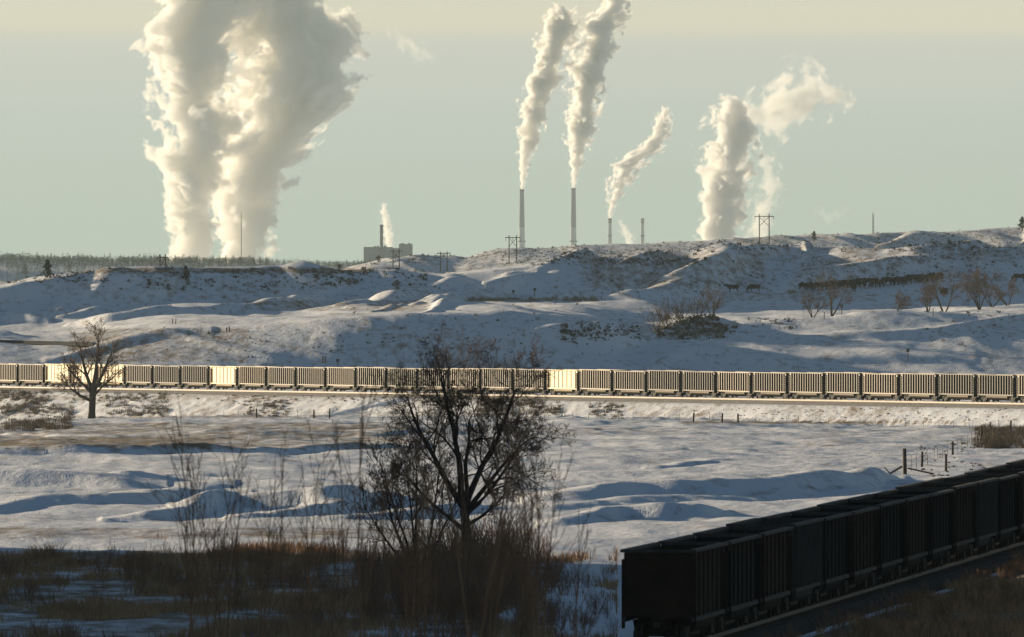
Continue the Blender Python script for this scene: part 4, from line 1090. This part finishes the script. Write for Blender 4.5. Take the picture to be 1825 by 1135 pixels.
    fs = [(i * n + k, i * n + (k + 1) % n, (i + 1) * n + (k + 1) % n, (i + 1) * n + k) for i in range(len(prof) - 1) for k in range(n)]
    fs += [tuple(range(n - 1, -1, -1)), tuple(range((len(prof) - 1) * n, len(prof) * n))]
    b.add(vs, fs); o = b.build('steam_plume', m); o.location = ((x0 - CX) * s_, D, zy(y0, D))
    bm = bmesh.new(); bm.from_mesh(o.data); bmesh.ops.recalc_face_normals(bm, faces=bm.faces); bm.to_mesh(o.data); bm.free()
    ext = max(o.dimensions) if max(o.dimensions) > 0 else L
    m.cycles.volume_step_rate = STEP
    return tag(o, label, 'steam plume', 'steam plumes over the power station')
STEP = 0.22
scene.cycles.volume_step_rate = 1.0
scene.cycles.volume_max_steps = 256
plume([(340, 452, 36), (340, 410, 43), (341, 370, 47), (344, 330, 52), (347, 290, 57), (348, 250, 62), (348, 210, 64), (348, 170, 66), (344, 130, 74), (342, 95, 84), (366, 40, 84), (390, -10, 84), (410, -60, 90)], 20100, 'left column of the huge pair of white steam columns', 1 / 8., 1, grow_=1.14)
plume([(434, 452, 44), (432, 410, 50), (433, 365, 57), (440, 320, 68), (456, 280, 80), (485, 240, 88), (505, 200, 98), (520, 155, 104), (522, 105, 106), (520, 55, 98), (510, 5, 90), (500, -60, 90)], 20180, 'right column of the huge pair of white steam columns', 1 / 8., 2, .6, grow_=1.10)
plume([(694, 442, 8), (692, 420, 11), (690, 400, 10), (686, 382, 9), (683, 366, 7)], 12100, 'small steam plume beside the thin stack of the power plant', 1 / 4., 3, .6, .3)
plume([(931, 337, 3.6), (932, 322, 6.5), (934, 305, 10), (937, 285, 14), (940, 262, 18), (945, 235, 22), (949, 208, 24), (953, 182, 27), (963, 155, 30), (974, 125, 31), (984, 95, 31), (992, 65, 31), (998, 36, 28)], DP, 'dense smoke column from the left tall chimney', 1 / 2.6, 4, .6, .3, 1.2, alb=(.982, .974, .956))
plume([(1022, 335, 3.6), (1023, 320, 6.5), (1026, 302, 10), (1028, 282, 15), (1031, 258, 20), (1034, 230, 24), (1039, 200, 28), (1042, 170, 31), (1044, 140, 33), (1052, 110, 34), (1062, 80, 36), (1070, 50, 38), (1084, 24, 32), (1104, -2, 22)], DP, 'dense smoke column from the right tall chimney', 1 / 2.6, 5, .6, .3, 1.2, 1.06, alb=(.978, .971, .956))
plume([(1087, 389, 2.8), (1088, 376, 5), (1092, 360, 8.5), (1099, 342, 13), (1106, 322, 17), (1114, 304, 20), (1126, 288, 22), (1144, 274, 22), (1164, 260, 19), (1176, 240, 16), (1182, 222, 15), (1184, 206, 12)], DP, 'leaning smoke plume from the shorter chimney', 1 / 2.6, 6, .8, .32, 1.2, 1.2, alb=(.955, .95, .945))
plume([(1124, 438, 12), (1118, 422, 14), (1112, 408, 11), (1105, 396, 7)], DP, 'small puff of steam between the two shorter chimneys', 1 / 16., 7, .7, .4)
plume([(1282, 430, 40), (1284, 400, 42), (1288, 365, 44), (1293, 330, 47), (1297, 295, 52), (1302, 260, 55), (1304, 230, 50), (1302, 208, 38)], DP, 'thick grey steam column on the right behind the ridge', 1 / 5., 8, .6, .25, alb=(.962, .957, .948))
plume([(1318, 205, 26), (1350, 196, 40), (1385, 190, 58), (1420, 172, 58), (1455, 168, 50), (1485, 172, 34), (1500, 172, 22)], DP + 60, 'cream steam cloud drifting right of the grey column', 1 / 22., 9, .75, .45, axis='x')
plume([(1345, 432, 26), (1352, 405, 30), (1362, 372, 28), (1372, 340, 24), (1372, 310, 22), (1366, 285, 20)], DP + 90, 'pale ragged steam beside the thick grey column', 1 / 26., 10, .8, .45)
plume([(690, 58, 8), (708, 68, 20), (728, 78, 26), (748, 92, 22), (768, 104, 12)], 20300, 'faint wisp of steam drifting right of the huge pair', 1 / 55., 11, .9, .8, axis='x')
plume([(1455, 375, 9), (1475, 386, 16), (1495, 382, 12), (1510, 372, 7)], 20300, 'faint wisp of steam above the right ridge', 1 / 70., 12, .9, .8, axis='x')

# ------------------------------------------------------------------ haze
hb = MB(); hb.box(-45000, 45000, -1500, 36000, -140, 520)
hz = bpy.data.materials.new('haze'); hz.use_nodes = True; ht = hz.node_tree; ht.nodes.clear()
ho = ht.nodes.new('ShaderNodeOutputMaterial'); hv = ht.nodes.new('ShaderNodeVolumePrincipled')
hv.inputs['Color'].default_value = (.43, .53, .56, 1); hv.inputs['Density'].default_value = 2.5e-5; hv.inputs['Anisotropy'].default_value = 0.2
ht.links.new(hv.outputs[0], ho.inputs['Volume'])
o = hb.build('haze', hz); tag(o, 'thin pale haze in the winter air', 'haze', kind='stuff')
